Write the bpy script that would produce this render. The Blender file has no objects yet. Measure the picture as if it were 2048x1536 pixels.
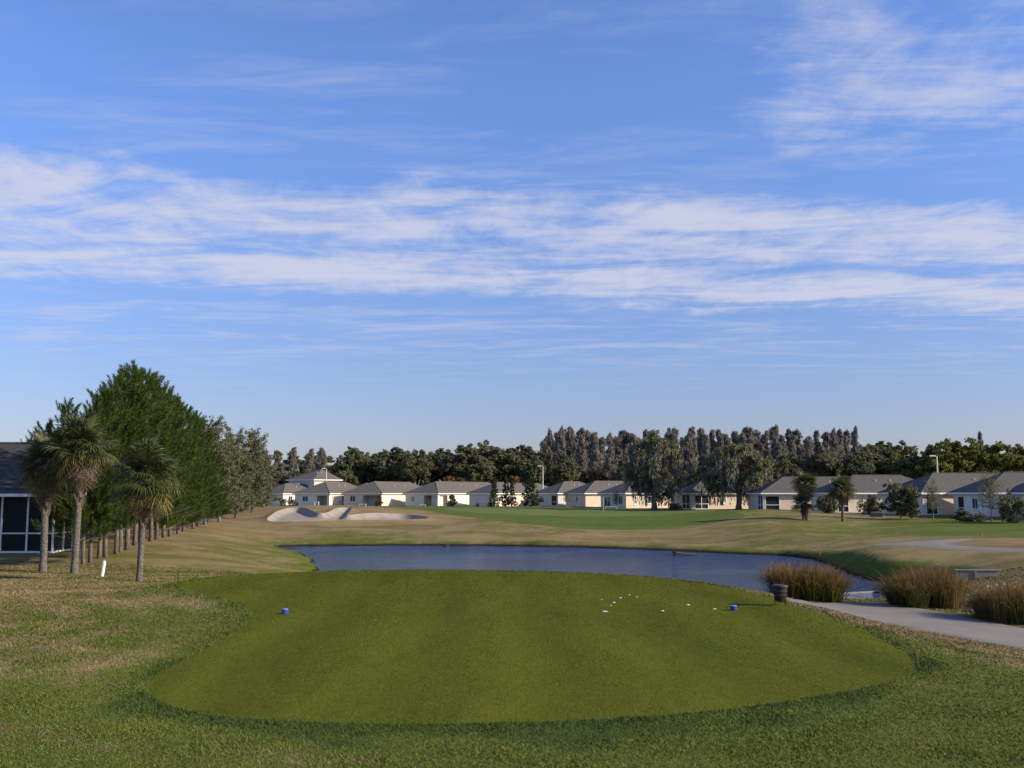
import bpy, bmesh, math, random
import numpy as np
from mathutils import Vector, Matrix
from mathutils.geometry import delaunay_2d_cdt

random.seed(7); RNG = np.random.default_rng(7)
R = math.radians
scene = bpy.context.scene
COL = scene.collection

# ------------------------------------------------------------------ camera
CAM_Z = 2.8; PITCH = R(6.305); F = 1991.0          # focal length in pixels of a 2048-wide picture
cam_d = bpy.data.cameras.new('camera'); cam = bpy.data.objects.new('camera', cam_d); COL.objects.link(cam)
cam.location = (0, 0, CAM_Z); cam.rotation_euler = (R(90) + PITCH, 0, 0)
cam_d.sensor_width = 36; cam_d.lens = 36 * F / 2048; cam_d.clip_start = .1; cam_d.clip_end = 9000
scene.camera = cam

# ------------------------------------------------------------------ light and exposure
SUN_EL, SUN_AZ = 25.0, 104.0        # azimuth clockwise from +Y: the sun stands to the right
scene.view_settings.view_transform = 'Standard'; scene.view_settings.look = 'None'
scene.view_settings.gamma = 1; scene.view_settings.exposure = 0.5
scene.render.film_transparent = False
try: scene.cycles.use_denoising = True
except Exception: pass
sd = bpy.data.lights.new('sun', 'SUN'); sd.energy = 5.0; sd.angle = R(.53); sd.color = (1, .87, .70)
sun = bpy.data.objects.new('sun', sd); COL.objects.link(sun)
sv = Vector((math.sin(R(SUN_AZ)) * math.cos(R(SUN_EL)), math.cos(R(SUN_AZ)) * math.cos(R(SUN_EL)), math.sin(R(SUN_EL))))
sun.rotation_euler = sv.to_track_quat('Z', 'Y').to_euler(); sun.location = (60, 0, 40)

class NT:
    """small helper for node trees"""
    def __init__(s, tree): s.t = tree; s.n = tree.nodes; s.l = tree.links
    def new(s, typ, **kw):
        nd = s.n.new(typ)
        for k, v in kw.items():
            if k.startswith('_'): setattr(nd, k[1:], v)
            else: s.put(nd.inputs[k.replace('__', ' ')], v)
        return nd
    def put(s, sock, v):
        if isinstance(v, bpy.types.NodeSocket): s.l.new(v, sock)
        elif isinstance(v, bpy.types.Node): s.l.new(v.outputs[0], sock)
        else: sock.default_value = v
    def m(s, op, a, b=None, c=None, clamp=False):
        nd = s.n.new('ShaderNodeMath'); nd.operation = op; nd.use_clamp = clamp
        for i, v in enumerate((a, b, c)):
            if v is not None: s.put(nd.inputs[i], v)
        return nd.outputs[0]
    def sstep(s, x, lo, hi, a=0., b=1.):
        nd = s.n.new('ShaderNodeMapRange'); nd.interpolation_type = 'SMOOTHSTEP'
        for i, v in enumerate((x, lo, hi, a, b)): s.put(nd.inputs[i], v)
        return nd.outputs[0]
    def noise(s, vec, scale, detail=4., rough=.55, dist=0., out='Fac'):
        nd = s.n.new('ShaderNodeTexNoise'); s.put(nd.inputs['Vector'], vec)
        for k, v in (('Scale', scale), ('Detail', detail), ('Roughness', rough), ('Distortion', dist)): s.put(nd.inputs[k], v)
        return nd.outputs[out]
    def mix(s, f, a, b, typ='MIX'):
        nd = s.n.new('ShaderNodeMix'); nd.data_type = 'RGBA'; nd.blend_type = typ
        s.put(nd.inputs[0], f)
        for i, v in ((6, a), (7, b)):
            if isinstance(v, tuple) and len(v) == 3: v = v + (1,)
            s.put(nd.inputs[i], v)
        return nd.outputs[2]
    def mapping(s, vec, scale=(1, 1, 1), rot=(0, 0, 0), loc=(0, 0, 0)):
        nd = s.n.new('ShaderNodeMapping'); s.put(nd.inputs['Vector'], vec)
        nd.inputs['Scale'].default_value = scale; nd.inputs['Rotation'].default_value = rot; nd.inputs['Location'].default_value = loc
        return nd.outputs[0]

SKY_LOW, SKY_TINT, CLOUD = (.52, .50, .68), (.70, .82, 1.16), (3.45, 3.5, 4.15)
def build_world():
    w = bpy.data.worlds.new('World'); scene.world = w; w.use_nodes = True
    T = NT(w.node_tree); T.n.clear()
    sky = T.n.new('ShaderNodeTexSky'); sky.sky_type = 'NISHITA'; sky.sun_disc = False
    sky.sun_elevation = R(SUN_EL); sky.sun_rotation = R(SUN_AZ)
    sky.altitude = 0; sky.air_density = 1.0; sky.dust_density = .55; sky.ozone_density = 2.4
    co = T.n.new('ShaderNodeTexCoord')
    sp = T.new('ShaderNodeSeparateXYZ', Vector=co.outputs['Generated'])
    z = T.m('MAXIMUM', sp.outputs[2], .035)
    u = T.m('DIVIDE', sp.outputs[0], z); v = T.m('DIVIDE', sp.outputs[1], z)
    P = T.new('ShaderNodeCombineXYZ', X=u, Y=v).outputs[0]
    Q = T.mapping(P, (1, 1, 1), (0, 0, R(7)))
    wob = T.m('MULTIPLY', T.m('SUBTRACT', T.noise(P, .7, 3., .5), .5), .9)
    vb = T.m('ADD', T.m('MULTIPLY_ADD', u, -.19, v), wob)
    tex = T.noise(T.mapping(Q, (.95, 2.3, 1)), 1., 10., .62, .7)
    fib = T.noise(T.mapping(P, (1.5, 4.2, 1), (0, 0, R(-24))), 1.2, 7., .6, 1.3)
    tuft = T.noise(T.mapping(P, (5.2, 2.6, 1), (0, 0, R(28))), 1., 8., .68, .6)
    def shape(prof, lo=.15, hi=.95, kt=2.0, kf=.5, kp=.95):
        x = T.m('ADD', prof, T.m('MULTIPLY', T.m('SUBTRACT', tex, .5), kt))
        x = T.m('ADD', x, T.m('MULTIPLY', T.m('SUBTRACT', fib, .5), kf)); x = T.m('ADD', x, T.m('MULTIPLY', T.m('SUBTRACT', tuft, .5), kp))
        return T.sstep(x, lo, hi)
    band = T.m('MULTIPLY', T.sstep(vb, 2.85, 3.45), T.sstep(vb, 4.6, 5.5, 1., 0.))
    gap = T.m('MULTIPLY', T.sstep(vb, 3.75, 4.1), T.sstep(vb, 4.1, 4.5, 1., 0.))
    d1 = shape(T.m('SUBTRACT', T.m('MULTIPLY', band, .72), T.m('MULTIPLY', gap, .3)))
    d1 = T.m('MULTIPLY', d1, T.m('MINIMUM', T.m('MULTIPLY', band, 4.), 1.))
    # streaky wisps nearer the zenith on the sun's side, thin veils elsewhere
    ur = T.m('MULTIPLY', T.sstep(T.m('MULTIPLY_ADD', v, -.12, u), -.1, .6), T.sstep(v, 3.3, 2.4, 0., 1.))
    d2 = T.m('MULTIPLY', shape(T.m('MULTIPLY', ur, .50), .18, .95, 1.9, .9, .9), T.m('MINIMUM', T.m('MULTIPLY', ur, 2.5), .8))
    d3 = T.m('MULTIPLY', T.sstep(T.m('ADD', T.m('MULTIPLY', tex, .65), T.m('MULTIPLY', fib, .35)), .46, .74), .40)
    lo = T.m('MULTIPLY', T.sstep(vb, 5.0, 5.6), T.sstep(vb, 7.2, 8.4, 1., 0.))
    d4 = T.m('MULTIPLY', T.m('MULTIPLY', lo, T.sstep(T.m('ADD', T.m('MULTIPLY', tex, .65), T.m('MULTIPLY', fib, .35)), .45, .66)), .45)
    den = T.m('MAXIMUM', T.m('MAXIMUM', d1, d2), T.m('MAXIMUM', d3, d4))
    den = T.m('MULTIPLY', den, T.sstep(sp.outputs[2], .07, .15))
    den = T.m('MULTIPLY', den, .82, clamp=True)
    tint = T.mix(1., sky.outputs[0], T.mix(T.sstep(sp.outputs[2], .0, .42), SKY_LOW, SKY_TINT), 'MULTIPLY')
    colr = T.mix(den, tint, CLOUD)
    bg = T.new('ShaderNodeBackground', Color=colr, Strength=.135)
    out = T.n.new('ShaderNodeOutputWorld'); T.l.new(bg.outputs[0], out.inputs[0])
build_world()

# ------------------------------------------------------------------ pixels to places
CP, SP = math.cos(PITCH), math.sin(PITCH)
def ray(x, y):
    a = (np.asarray(x, float) - 1024) / F; b = (768 - np.asarray(y, float)) / F
    return a, CP - b * SP, SP + b * CP
def at(x, y, D):
    a, c, e = ray(x, y); t = D / c
    return (float(a * t), float(D), float(CAM_Z + e * t))
def colx(x, D): return at(x, 988, D)[0]
def on_z(x, y, z):
    a, c, e = ray(x, y); t = (z - CAM_Z) / e
    return (float(a * t), float(c * t))

# ------------------------------------------------------------------ terrain shape
WATER = -1.7
# (pixel x, pixel y, distance, greenness)
CPX = [(0,1260,21,.5),(120,1210,26,.42),(250,1230,24,.65),(100,1300,17.5,.5),(200,1400,13,.7),(20,1480,11,.55),(300,1480,11,.75),
 (85,1143,43,.4),(148,1147,42,.4),(278,1162,37.7,.45),(30,1175,34,.12),(400,1165,36,.6),(50,1118,50,.5),(450,1120,52.8,.36),(400,1090,64,.36),(350,1080,67,.3),
 (500,1100,65.8,.5),(570,1112,66,.55),(560,1135,57,.5),(450,1050,100,.0),(400,1060,88,.02),(500,1062,95,.05),(550,1075,92,.35),(560,1088,89,.55),(700,1075,92,.6),(700,1050,102,.25),(800,1085,89,.5),(600,1048,104,.08),
 (900,1060,97,.3),(900,1082,90,.35),(900,1040,112,.3),(1000,1050,104,.5),(1000,1022,140,.7),(1000,1070,94,.25),(1200,1030,140,.8),(1200,1019,167,.8),(1200,1014,190,.7),(1200,1055,103,.5),(1200,1040,118,.7),
 (1200,1075,92,.12),(1400,1075,88,.15),(1400,1062,97,.05),(1400,1045,105,.5),(1400,1025,140,.8),(1550,1050,92,.55),(1550,1080,80,.4),(1450,1095,82,.45),(1300,1090,87,.4),(1600,1030,112,.5),(1500,1020,132,.6),
 (1613,1040,105,.4),(1686,1043,104,.55),(1680,1030,118,.15),(1750,1060,90,.6),(1700,1085,75,.35),(1740,1089,62,.25),(1850,1085,66,.1),(1850,1060,85,.8),(1950,1042,105,.9),(1950,1068,78,.7),(2000,1085,62,.2),
 (2048,1050,92,.8),(2048,1100,52,.1),(2048,1122,47,.25),(1640,1110,70,.3),(1700,1108,60,.65),(1800,1112,55,.35),(1800,1140,50,.85),(1740,1140,52,.8),(1900,1122,52,.2),(1950,1134,49,.4),
 (1960,1160,45,.1),(2030,1132,46,.3),(2040,1165,40,.1),(1602,1205,32,.5),(1700,1213,31.2,.4),(1800,1225,29.5,.5),(1950,1258,26,.4),(2048,1280,24,.3),(1700,1245,25,.05),(1850,1280,20.6,.5),
 (1800,1320,17.8,.8),(2000,1350,16,.7),(2048,1299,22,.05),(2030,1470,11,.75),(1800,1450,12,.85),(1560,1212,27.5,.15),(1420,1180,30,.2),(1530,1195,29.5,.3),
 (600,1013,130,.1),(700,1013,130,.1),(540,1021,122,.02),(480,1030,120,.0),(440,1020,150,.1),(800,1024,125,.1),(870,1031,122,.05),(760,1014,150,.5),(620,1047,104,.05),(800,1045,106,.05),(650,1012,165,.4),
 (420,1036,112,.05)]
CWD = [(0,0,1.15,.6),(0,4,.85,.6),(0,8,.38,.85),(0,11,.06,1.0),(-6,9,.25,.75),(6,9,.25,.85),(-6,3,.9,.6),(6,3,.9,.6),(-20,5,.3,.5),(20,5,.3,.5),(0,-15,1.2,.6),
 (-12,24,-.15,.45),(-18,30,-.3,.4),(-12,36,-.5,.4),(-22,50,-.3,.4),(-26,70,-.2,.3),(-34,108,0,.2),(-36,50,-.2,.5),(-55,100,0,.4),(-28,25,-.3,.4),
 (22,18,-.6,.5),(26,35,-.8,.4),(34,50,-.3,.4),(44,80,0,.5),(64,120,.1,.6),(90,80,.1,.5),(60,30,-.2,.5),(-80,160,.2,.4),(-50,170,.3,.3),
 (-60,216,.2,.4),(-30,214,.25,.5),(0,212,.2,.6),(30,190,.2,.6),(50,150,.2,.6),(70,130,.15,.6),(100,140,.1,.6),(-100,260,.2,.4),(0,260,.2,.4),(100,260,.2,.4)]
_c = [(*at(x, y, d), g) for x, y, d, g in CPX] + CWD
C = np.array(_c, float)
def kern(A, B): return np.sqrt(((A[:, None, :] - B[None, :, :]) ** 2).sum(-1) + 2.5 ** 2)
def warp_xy(P):                      # tame the growth of point spacing with distance
    d = np.hypot(P[:, 0], P[:, 1]) + 12
    s = 22 * np.log(d / 12) / np.maximum(d - 12, 1e-3)
    return P * s[:, None]
def fit(vals, smooth):
    Q = warp_xy(C[:, :2]); n = len(Q)
    K = kern(Q, Q) - np.eye(n) * smooth
    A = np.zeros((n + 1, n + 1)); A[:n, :n] = K; A[:n, n] = 1; A[n, :n] = 1
    return np.linalg.solve(A, np.append(vals, 0))
WZ, WG = fit(C[:, 2], .35), fit(C[:, 3], .6)
def field(W, P):
    out = np.empty(len(P)); Q = warp_xy(C[:, :2])
    for i in range(0, len(P), 20000):
        K = kern(warp_xy(P[i:i + 20000]), Q); out[i:i + 20000] = K @ W[:-1] + W[-1]
    return out
def poly_sd(P, poly):                # signed distance, negative inside
    P = np.asarray(P, float); V = np.asarray(poly, float)
    lo, hi_ = V.min(0), V.max(0); gap = np.maximum(np.maximum(lo - P, P - hi_), 0); far = np.hypot(gap[:, 0], gap[:, 1])
    near = far < 14
    if not near.all():               # well away from the outline the box distance will do
        out = far.copy()
        if near.any(): out[near] = poly_sd(P[near], poly)
        return out
    best = np.full(len(P), 1e18); ins = np.zeros(len(P), bool)
    for i in range(len(V)):
        a, b = V[i], V[(i + 1) % len(V)]; e = b - a; w = P - a
        t = np.clip((w @ e) / max(e @ e, 1e-12), 0, 1); d = w - t[:, None] * e
        best = np.minimum(best, (d * d).sum(1))
        cr = ((a[1] > P[:, 1]) != (b[1] > P[:, 1]))
        with np.errstate(divide='ignore', invalid='ignore'):
            xx = a[0] + (P[:, 1] - a[1]) / (b[1] - a[1]) * (b[0] - a[0])
        ins ^= cr & (P[:, 0] < xx)
    d = np.sqrt(best); d[ins] *= -1
    return d
def smooth_poly(pts, n=3, seg=None):
    P = np.array(pts, float)
    for _ in range(n):               # corner cutting
        Q = np.roll(P, -1, 0); P = np.stack([.75 * P + .25 * Q, .25 * P + .75 * Q], 1).reshape(-1, 2)
    return P
TEE = smooth_poly([on_z(x, y, 0) for x, y in [(288,1375),(330,1412),(470,1437),(760,1449),(1050,1446),(1350,1430),(1600,1400),(1840,1352),(1822,1312),(1730,1262),(1610,1216),(1500,1184),(1380,1163),(1250,1149),(1000,1141),(800,1140),(600,1144),(420,1155),(340,1170),(385,1184),(475,1201),(512,1224),(490,1255),(420,1297),(330,1337)]], 3)
POND = smooth_poly([on_z(x, y, WATER) for x, y in [(540,1094),(590,1092.5),(680,1091.5),(820,1091),(960,1091.5),(1080,1093),(1180,1095.5),(1300,1100),(1420,1105.5),(1530,1110),(1600,1113.5),(1645,1122),(1685,1141),(1725,1157),(1785,1166),(1850,1172),(1905,1178),(1905,1192),(1850,1206),(1800,1226),(1700,1236),(1610,1237),(1500,1226),(1380,1210),(1250,1196),(1000,1190),(780,1186),(670,1172),(622,1152),(630,1138),(626,1126),(614,1114),(590,1105),(555,1099)]], 2)
def base_z(P):
    P = np.asarray(P, float)
    z = field(WZ, P); r = np.hypot(P[:, 0], P[:, 1])
    k = np.clip((r - 240) / 60, 0, 1); z = z * (1 - k) + .15 * k
    # gentle unevenness that no control point describes
    z = z + .05 * np.sin(P[:, 0] * .55 + 1.3 * np.sin(P[:, 1] * .21)) * np.sin(P[:, 1] * .43 + .7) * np.clip(r / 60, 0, 1.3)
    d = poly_sd(P, TEE); k = np.clip(d / 2.2, 0, 1); k = k * k * (3 - 2 * k); z = z * k
    d = poly_sd(P, POND)
    zi = WATER - .03 - .3 * np.clip(-d, 0, 4); zo = np.maximum(z, WATER + .06 + .22 * np.clip(d, 0, 1.6))
    k = np.clip(d / 6, 0, 1); cap = WATER + .2 + .62 * d     # nothing towers over the shore
    zo = np.where(d < 12, np.minimum(zo, np.maximum(cap, WATER + .12)), zo)
    return np.where(d < 0, np.minimum(z, zi), zo)
def hit(x, y, fn=base_z, lo=6., hi=420.):
    a, c, e = ray(x, y); D = np.concatenate([np.arange(lo, 60, .1), np.arange(60, hi, .4)]); t = D / c
    P = np.stack([a * t, D], 1); zr = CAM_Z + e * t; b = zr - fn(P)
    i = np.argmax(b < 0)
    if b[i] >= 0: i = len(D) - 1
    if i > 0 and b[i] < 0:
        f = b[i - 1] / (b[i - 1] - b[i]); P[i] = P[i - 1] * (1 - f) + P[i] * f
    return (float(P[i, 0]), float(P[i, 1]))
def hits(pts): return [hit(x, y) for x, y in pts]
def gz(x, y): return float(final_z(np.array([[x, y]], float))[0])

BUNKER = smooth_poly([hit(x, y, lo=100., hi=135.) for x, y, d in [(530,1044,106),(545,1031,113),(560,1023,120),(580,1018.5,124),(605,1017.5,125),(620,1022,122),(634,1030,115),(652,1030,115),(668,1021,122),(690,1017.5,125),(706,1019,124),(700,1027,117),(690,1035,111.5),(716,1031,114),(756,1029,116),(805,1031,114),(836,1034,112),(861,1039,108.5),(850,1041.5,107),(795,1043,106),(716,1044,105.5),(655,1045,105),(600,1047,104.3),(548,1047,104.3)]], 2)
PATH_NEAR = smooth_poly(hits([(1560,1202),(1640,1203.5),(1760,1204.5),(1800,1208),(1850,1219),(1900,1228),(1960,1239),(2048,1257),(2180,1285),(2420,1340),(2420,1400),(2180,1330),(2048,1297),(1960,1282),(1860,1263),(1760,1243),(1680,1224),(1620,1210)]), 2)
PATH_FAR = smooth_poly(hits([(1738,1089.5),(1770,1086),(1830,1083),(1900,1079),(1945,1077.5),(1950,1079.5),(1905,1084.5),(1880,1089),(1960,1094),(2048,1098.5),(2450,1112),(2450,1121),(2048,1105.5),(1960,1101),(1860,1095.5),(1790,1092.5)]), 2)
PATH_HOUSE = smooth_poly(hits([(1640,1014),(1668,1017),(1700,1021),(1740,1027),(1775,1034),(1765,1036.5),(1738,1034),(1718,1029),(1690,1022),(1660,1018)]), 2)
GREEN = smooth_poly([at(x, y, d)[:2] for x, y, d in [(880,1018,150),(940,1030,132),(1080,1033,128),(1260,1031,131),(1400,1028,137),(1440,1024,146),(1400,1018,166),(1200,1016,174),(1000,1014,180),(900,1014.5,170)]], 3)
APRON = smooth_poly([at(x, y, d)[:2] for x, y, d in [(760,1014,152),(810,1019,146),(860,1026,131),(960,1037,116),(1050,1048,106),(1150,1057,101),(1260,1058,100),(1380,1051,103),(1470,1044,107),(1500,1038,112),(1460,1030,126),(1530,1022,140),(1560,1018,158),(1400,1014,188),(1200,1012.5,194),(1000,1012,196),(800,1012,190)]], 3)
TONGUE = smooth_poly([at(x, y, d)[:2] for x, y, d in [(1770,1062,86),(1850,1069,77),(1950,1072,74),(2048,1076,70),(2200,1080,68),(2200,1046,97),(2048,1045,98),(1980,1044,99),(1900,1044,99),(1830,1050,94)]], 3)
def final_z(P):
    z = base_z(P); d = poly_sd(P, BUNKER)
    z = z + np.where(d < 0, .2 * np.clip(1 + d / .5, 0, 1) - .30 * np.clip(-d / .7, 0, 1) - .12 * np.clip(-d / 3.5, 0, 1), .2 * np.clip(1 - d / 1.4, 0, 1) ** 2)
    for poly in (PATH_NEAR, PATH_FAR):
        z = z + .03 * np.clip(-poly_sd(P, poly) / .15, 0, 1)
    return z

# ------------------------------------------------------------------ materials
MATS = {}
def mat(name):
    m = bpy.data.materials.new(name); m.use_nodes = True; T = NT(m.node_tree)
    b = T.n['Principled BSDF']; MATS[name] = m
    return m, T, b
def bump(T, b, h, strength=.4, dist=.02):
    n = T.n.new('ShaderNodeBump'); n.inputs['Strength'].default_value = strength; n.inputs['Distance'].default_value = dist
    T.put(n.inputs['Height'], h); T.l.new(n.outputs[0], b.inputs['Normal'])
def pos(T): return T.n.new('ShaderNodeNewGeometry').outputs['Position']
def objco(T): return T.n.new('ShaderNodeTexCoord').outputs['Object']
def simple(name, col, rough=.7, var=.12, scale=3., metal=0., spec=.3, bmp=0., bscale=20.):
    m, T, b = mat(name); p = objco(T)
    f = T.noise(p, scale, 5., .6)
    c0 = tuple(c * (1 - var) for c in col); c1 = tuple(min(c * (1 + var), 1) for c in col)
    T.put(b.inputs['Base Color'], T.mix(T.sstep(f, .3, .7), c0, c1))
    b.inputs['Roughness'].default_value = rough; b.inputs['Metallic'].default_value = metal; b.inputs['Specular IOR Level'].default_value = spec
    if bmp: bump(T, b, T.noise(p, bscale, 4.), bmp, .02)
    return m
def attr(T, name, out='Fac'):
    a = T.n.new('ShaderNodeAttribute'); a.attribute_name = name; return a.outputs[out]

TAN0, TAN1 = (.165, .122, .055), (.30, .228, .115)
GRN0, GRN1 = (.060, .080, .011), (.125, .142, .026)
def grass_colour(T, p, lush):
    n1 = T.noise(T.mapping(p, (.16, .26, .2)), 1., 5., .6, .6); n2 = T.noise(T.mapping(p, (.8, .5, 1)), 1., 6., .68, .4); n3 = T.noise(T.mapping(p, (6, 2.6, 5)), 1., 5., .72)
    n4 = T.noise(T.mapping(p, (26, 34, 26)), 1., 3., .7)
    f = T.m('ADD', lush, T.m('MULTIPLY', T.m('SUBTRACT', n1, .5), 1.1))
    f = T.m('ADD', f, T.m('MULTIPLY', T.m('SUBTRACT', n2, .5), 1.5))
    f = T.m('ADD', f, T.m('MULTIPLY', T.m('SUBTRACT', n3, .5), .9))
    f = T.sstep(f, .12, .78)
    tan = T.mix(n3, TAN0, TAN1); tan = T.mix(T.sstep(n1, .4, .65), tan, (.175, .118, .062)); grn = T.mix(n3, GRN0, GRN1)
    c = T.mix(f, tan, grn)
    c = T.mix(T.sstep(T.m('ADD', lush, T.m('MULTIPLY', T.m('SUBTRACT', n2, .5), 1.5)), .95, 1.4), c, T.mix(n3, (.036, .058, .011), (.070, .094, .018)))
    dark = T.sstep(n4, .25, .75, .7, 1.3)
    c = T.mix(1., c, T.new('ShaderNodeCombineColor', Red=dark, Green=dark, Blue=dark).outputs[0], 'MULTIPLY')
    return c, T.m('ADD', T.m('MULTIPLY', n3, .6), T.m('MULTIPLY', n4, .4))
def m_ground():
    m, T, b = mat('rough_turf'); p = pos(T)
    c, h = grass_colour(T, p, attr(T, 'lush')); T.put(b.inputs['Base Color'], c)
    # wet dark soil just above the water line
    z = T.new('ShaderNodeSeparateXYZ', Vector=p).outputs[2]
    wet = T.sstep(T.m('MULTIPLY_ADD', T.noise(p, 1.2, 4.), .12, z), WATER + .3, WATER + .13)
    c2 = T.mix(wet, c, (.025, .022, .014)); T.put(b.inputs['Base Color'], c2)
    b.inputs['Roughness'].default_value = 1; b.inputs['Specular IOR Level'].default_value = .05
    bump(T, b, h, .9, .07); return m
def m_mown(name, c0, c1, stripes, sscale, dirv, grain=(30, 42, 30)):
    m, T, b = mat(name); p = pos(T)
    n0 = T.noise(T.mapping(p, (.16, .10, .1)), 1., 4., .6, .5); n1 = T.noise(T.mapping(p, (.9, .16, .6)), 1., 5., .65, .5); n2 = T.noise(T.mapping(p, grain), 1., 4., .75)
    n3 = T.noise(T.mapping(p, (4, 1.4, 5)), 1., 4., .7)
    s = T.new('ShaderNodeSeparateXYZ', Vector=p)
    w = T.m('ADD', T.m('MULTIPLY', s.outputs[0], dirv[0]), T.m('MULTIPLY', s.outputs[1], dirv[1]))
    w = T.m('ADD', w, T.m('MULTIPLY', n1, .35))
    sw = T.m('MULTIPLY', T.m('SINE', T.m('MULTIPLY', w, sscale)), stripes)
    f = T.m('ADD', T.m('ADD', T.m('MULTIPLY', n1, .6), T.m('MULTIPLY', n0, .5)), sw)
    f = T.m('ADD', f, T.m('ADD', T.m('MULTIPLY', T.m('SUBTRACT', n2, .5), 1.0), T.m('MULTIPLY', T.m('SUBTRACT', n3, .5), .55)))
    c = T.mix(T.sstep(f, .05, .95), c0, c1)
    fleck = T.sstep(T.noise(T.mapping(p, (26, 6, 26)), 1., 2., .5), .68, .76)
    c = T.mix(T.m('MULTIPLY', fleck, .5), c, (.34, .29, .12))
    T.put(b.inputs['Base Color'], c); b.inputs['Roughness'].default_value = 1; b.inputs['Specular IOR Level'].default_value = .05
    bump(T, b, T.m('ADD', n2, T.m('MULTIPLY', n3, .4)), .7, .02); return m
m_ground()
m_mown('tee_turf', (.044, .058, .004), (.108, .118, .012), .10, 2.6, (1, .03), (22, 4.5, 22))
m_mown('apron_turf', (.055, .085, .014), (.10, .125, .026), .10, .9, (.25, 1), (6, 9, 6))
m_mown('green_turf', (.085, .12, .03), (.125, .155, .048), .06, .9, (.3, 1), (6, 9, 6))
m_mown('fairway_turf', (.055, .085, .014), (.11, .13, .026), .10, .5, (.1, 1), (6, 9, 6))
def m_sand():
    m, T, b = mat('bunker_sand'); p = pos(T)
    n1 = T.noise(p, .5, 5., .6); n2 = T.noise(T.mapping(p, (2, 6, 3)), 1.5, 4., .6)
    T.put(b.inputs['Base Color'], T.mix(T.sstep(T.m('ADD', T.m('MULTIPLY', n1, .6), T.m('MULTIPLY', n2, .4)), .3, .7), (.22, .185, .145), (.32, .275, .222)))
    b.inputs['Roughness'].default_value = 1; bump(T, b, T.m('ADD', n2, T.noise(p, 9., 3.)), .6, .06)
m_sand()
def m_path():
    m, T, b = mat('path_concrete'); p = pos(T)
    n1 = T.noise(p, .8, 5., .6, .4); n2 = T.noise(p, 40., 3., .7); n3 = T.noise(p, 6., 4.)
    f = T.m('ADD', T.m('MULTIPLY', n1, .5), T.m('ADD', T.m('MULTIPLY', n2, .3), T.m('MULTIPLY', n3, .2)))
    T.put(b.inputs['Base Color'], T.mix(T.sstep(f, .3, .7), (.128, .114, .095), (.188, .168, .142)))
    b.inputs['Roughness'].default_value = .95; bump(T, b, n2, .3, .01)
m_path()
def m_water():
    m, T, b = mat('pond_water'); p = pos(T)
    b.inputs['Base Color'].default_value = (.020, .044, .125, 1); b.inputs['Roughness'].default_value = .06; b.inputs['IOR'].default_value = 1.33
    n1 = T.noise(T.mapping(p, (1.5, .5, 1), (0, 0, .12)), 1.2, 5., .62, .4); n2 = T.noise(T.mapping(p, (1.6, .6, 1), (0, 0, -.1)), 3.6, 4., .62, .3); n3 = T.noise(p, .16, 3.)
    h = T.m('ADD', T.m('MULTIPLY', n1, .55), T.m('MULTIPLY', n2, .3))
    # wind lanes: calmer and rougher water
    h = T.m('MULTIPLY', h, T.sstep(n3, .32, .55, .55, 1.))
    bump(T, b, h, 1., .8)
m_water()
def m_leaf(name, c0, c1, c2, trans=.25, rough=.7, scale=.6):
    m, T, b = mat(name); r = attr(T, 'tone'); oi = T.n.new('ShaderNodeObjectInfo').outputs['Random']
    n = T.noise(objco(T), scale, 3.)
    c = T.mix(T.sstep(r, 0, 1), c0, c1); c = T.mix(T.sstep(T.m('ADD', T.m('MULTIPLY', oi, .5), T.m('MULTIPLY', n, .6)), .3, .8), c, c2)
    T.put(b.inputs['Base Color'], c); b.inputs['Roughness'].default_value = rough; b.inputs['Specular IOR Level'].default_value = .2
    tr = T.new('ShaderNodeBsdfTranslucent', Color=c); mx = T.new('ShaderNodeMixShader', Fac=trans)
    T.l.new(b.outputs[0], mx.inputs[1]); T.l.new(tr.outputs[0], mx.inputs[2])
    T.l.new(mx.outputs[0], T.n['Material Output'].inputs[0]); return m
m_leaf('pine_needles', (.018, .036, .005), (.090, .132, .016), (.045, .076, .010), .22)
m_leaf('oak_leaves', (.085, .095, .045), (.19, .195, .095), (.145, .145, .078), .45)
m_leaf('olive_leaves', (.085, .095, .042), (.19, .195, .10), (.135, .14, .075), .35)
m_leaf('yellowgreen_leaves', (.10, .11, .025), (.21, .21, .05), (.155, .16, .04), .35)
m_leaf('russet_leaves', (.15, .07, .03), (.24, .12, .06), (.19, .10, .05), .2)
m_leaf('cypress_twigs', (.155, .14, .112), (.34, .31, .26), (.235, .205, .165), .4)
m_leaf('hanging_moss', (.14, .135, .11), (.24, .23, .19), (.19, .18, .15), .15)
m_leaf('palm_green', (.036, .05, .014), (.12, .13, .042), (.07, .085, .028), .25, .4)
m_leaf('palm_yellow', (.095, .085, .02), (.19, .15, .04), (.13, .12, .035), .25, .5)
m_leaf('palm_dead', (.13, .095, .065), (.24, .19, .14), (.17, .125, .09), .1)
m_leaf('hedge_leaves', (.02, .032, .012), (.045, .06, .02), (.03, .045, .018), .15)
def m_blade(name, root0, root1, tip0, tip1):
    m, T, b = mat(name); r = attr(T, 'tone'); t = attr(T, 'along')
    c = T.mix(T.sstep(T.m('MULTIPLY_ADD', T.m('SUBTRACT', r, .5), .6, t), .25, .85), T.mix(r, root0, root1), T.mix(r, tip0, tip1))
    T.put(b.inputs['Base Color'], c); b.inputs['Roughness'].default_value = .7; b.inputs['Specular IOR Level'].default_value = .2
    tr = T.new('ShaderNodeBsdfTranslucent', Color=c); mx = T.new('ShaderNodeMixShader', Fac=.25)
    T.l.new(b.outputs[0], mx.inputs[1]); T.l.new(tr.outputs[0], mx.inputs[2]); T.l.new(mx.outputs[0], T.n['Material Output'].inputs[0])
m_blade('reed_blades', (.042, .060, .008), (.13, .135, .022), (.115, .066, .017), (.25, .155, .055))
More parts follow.
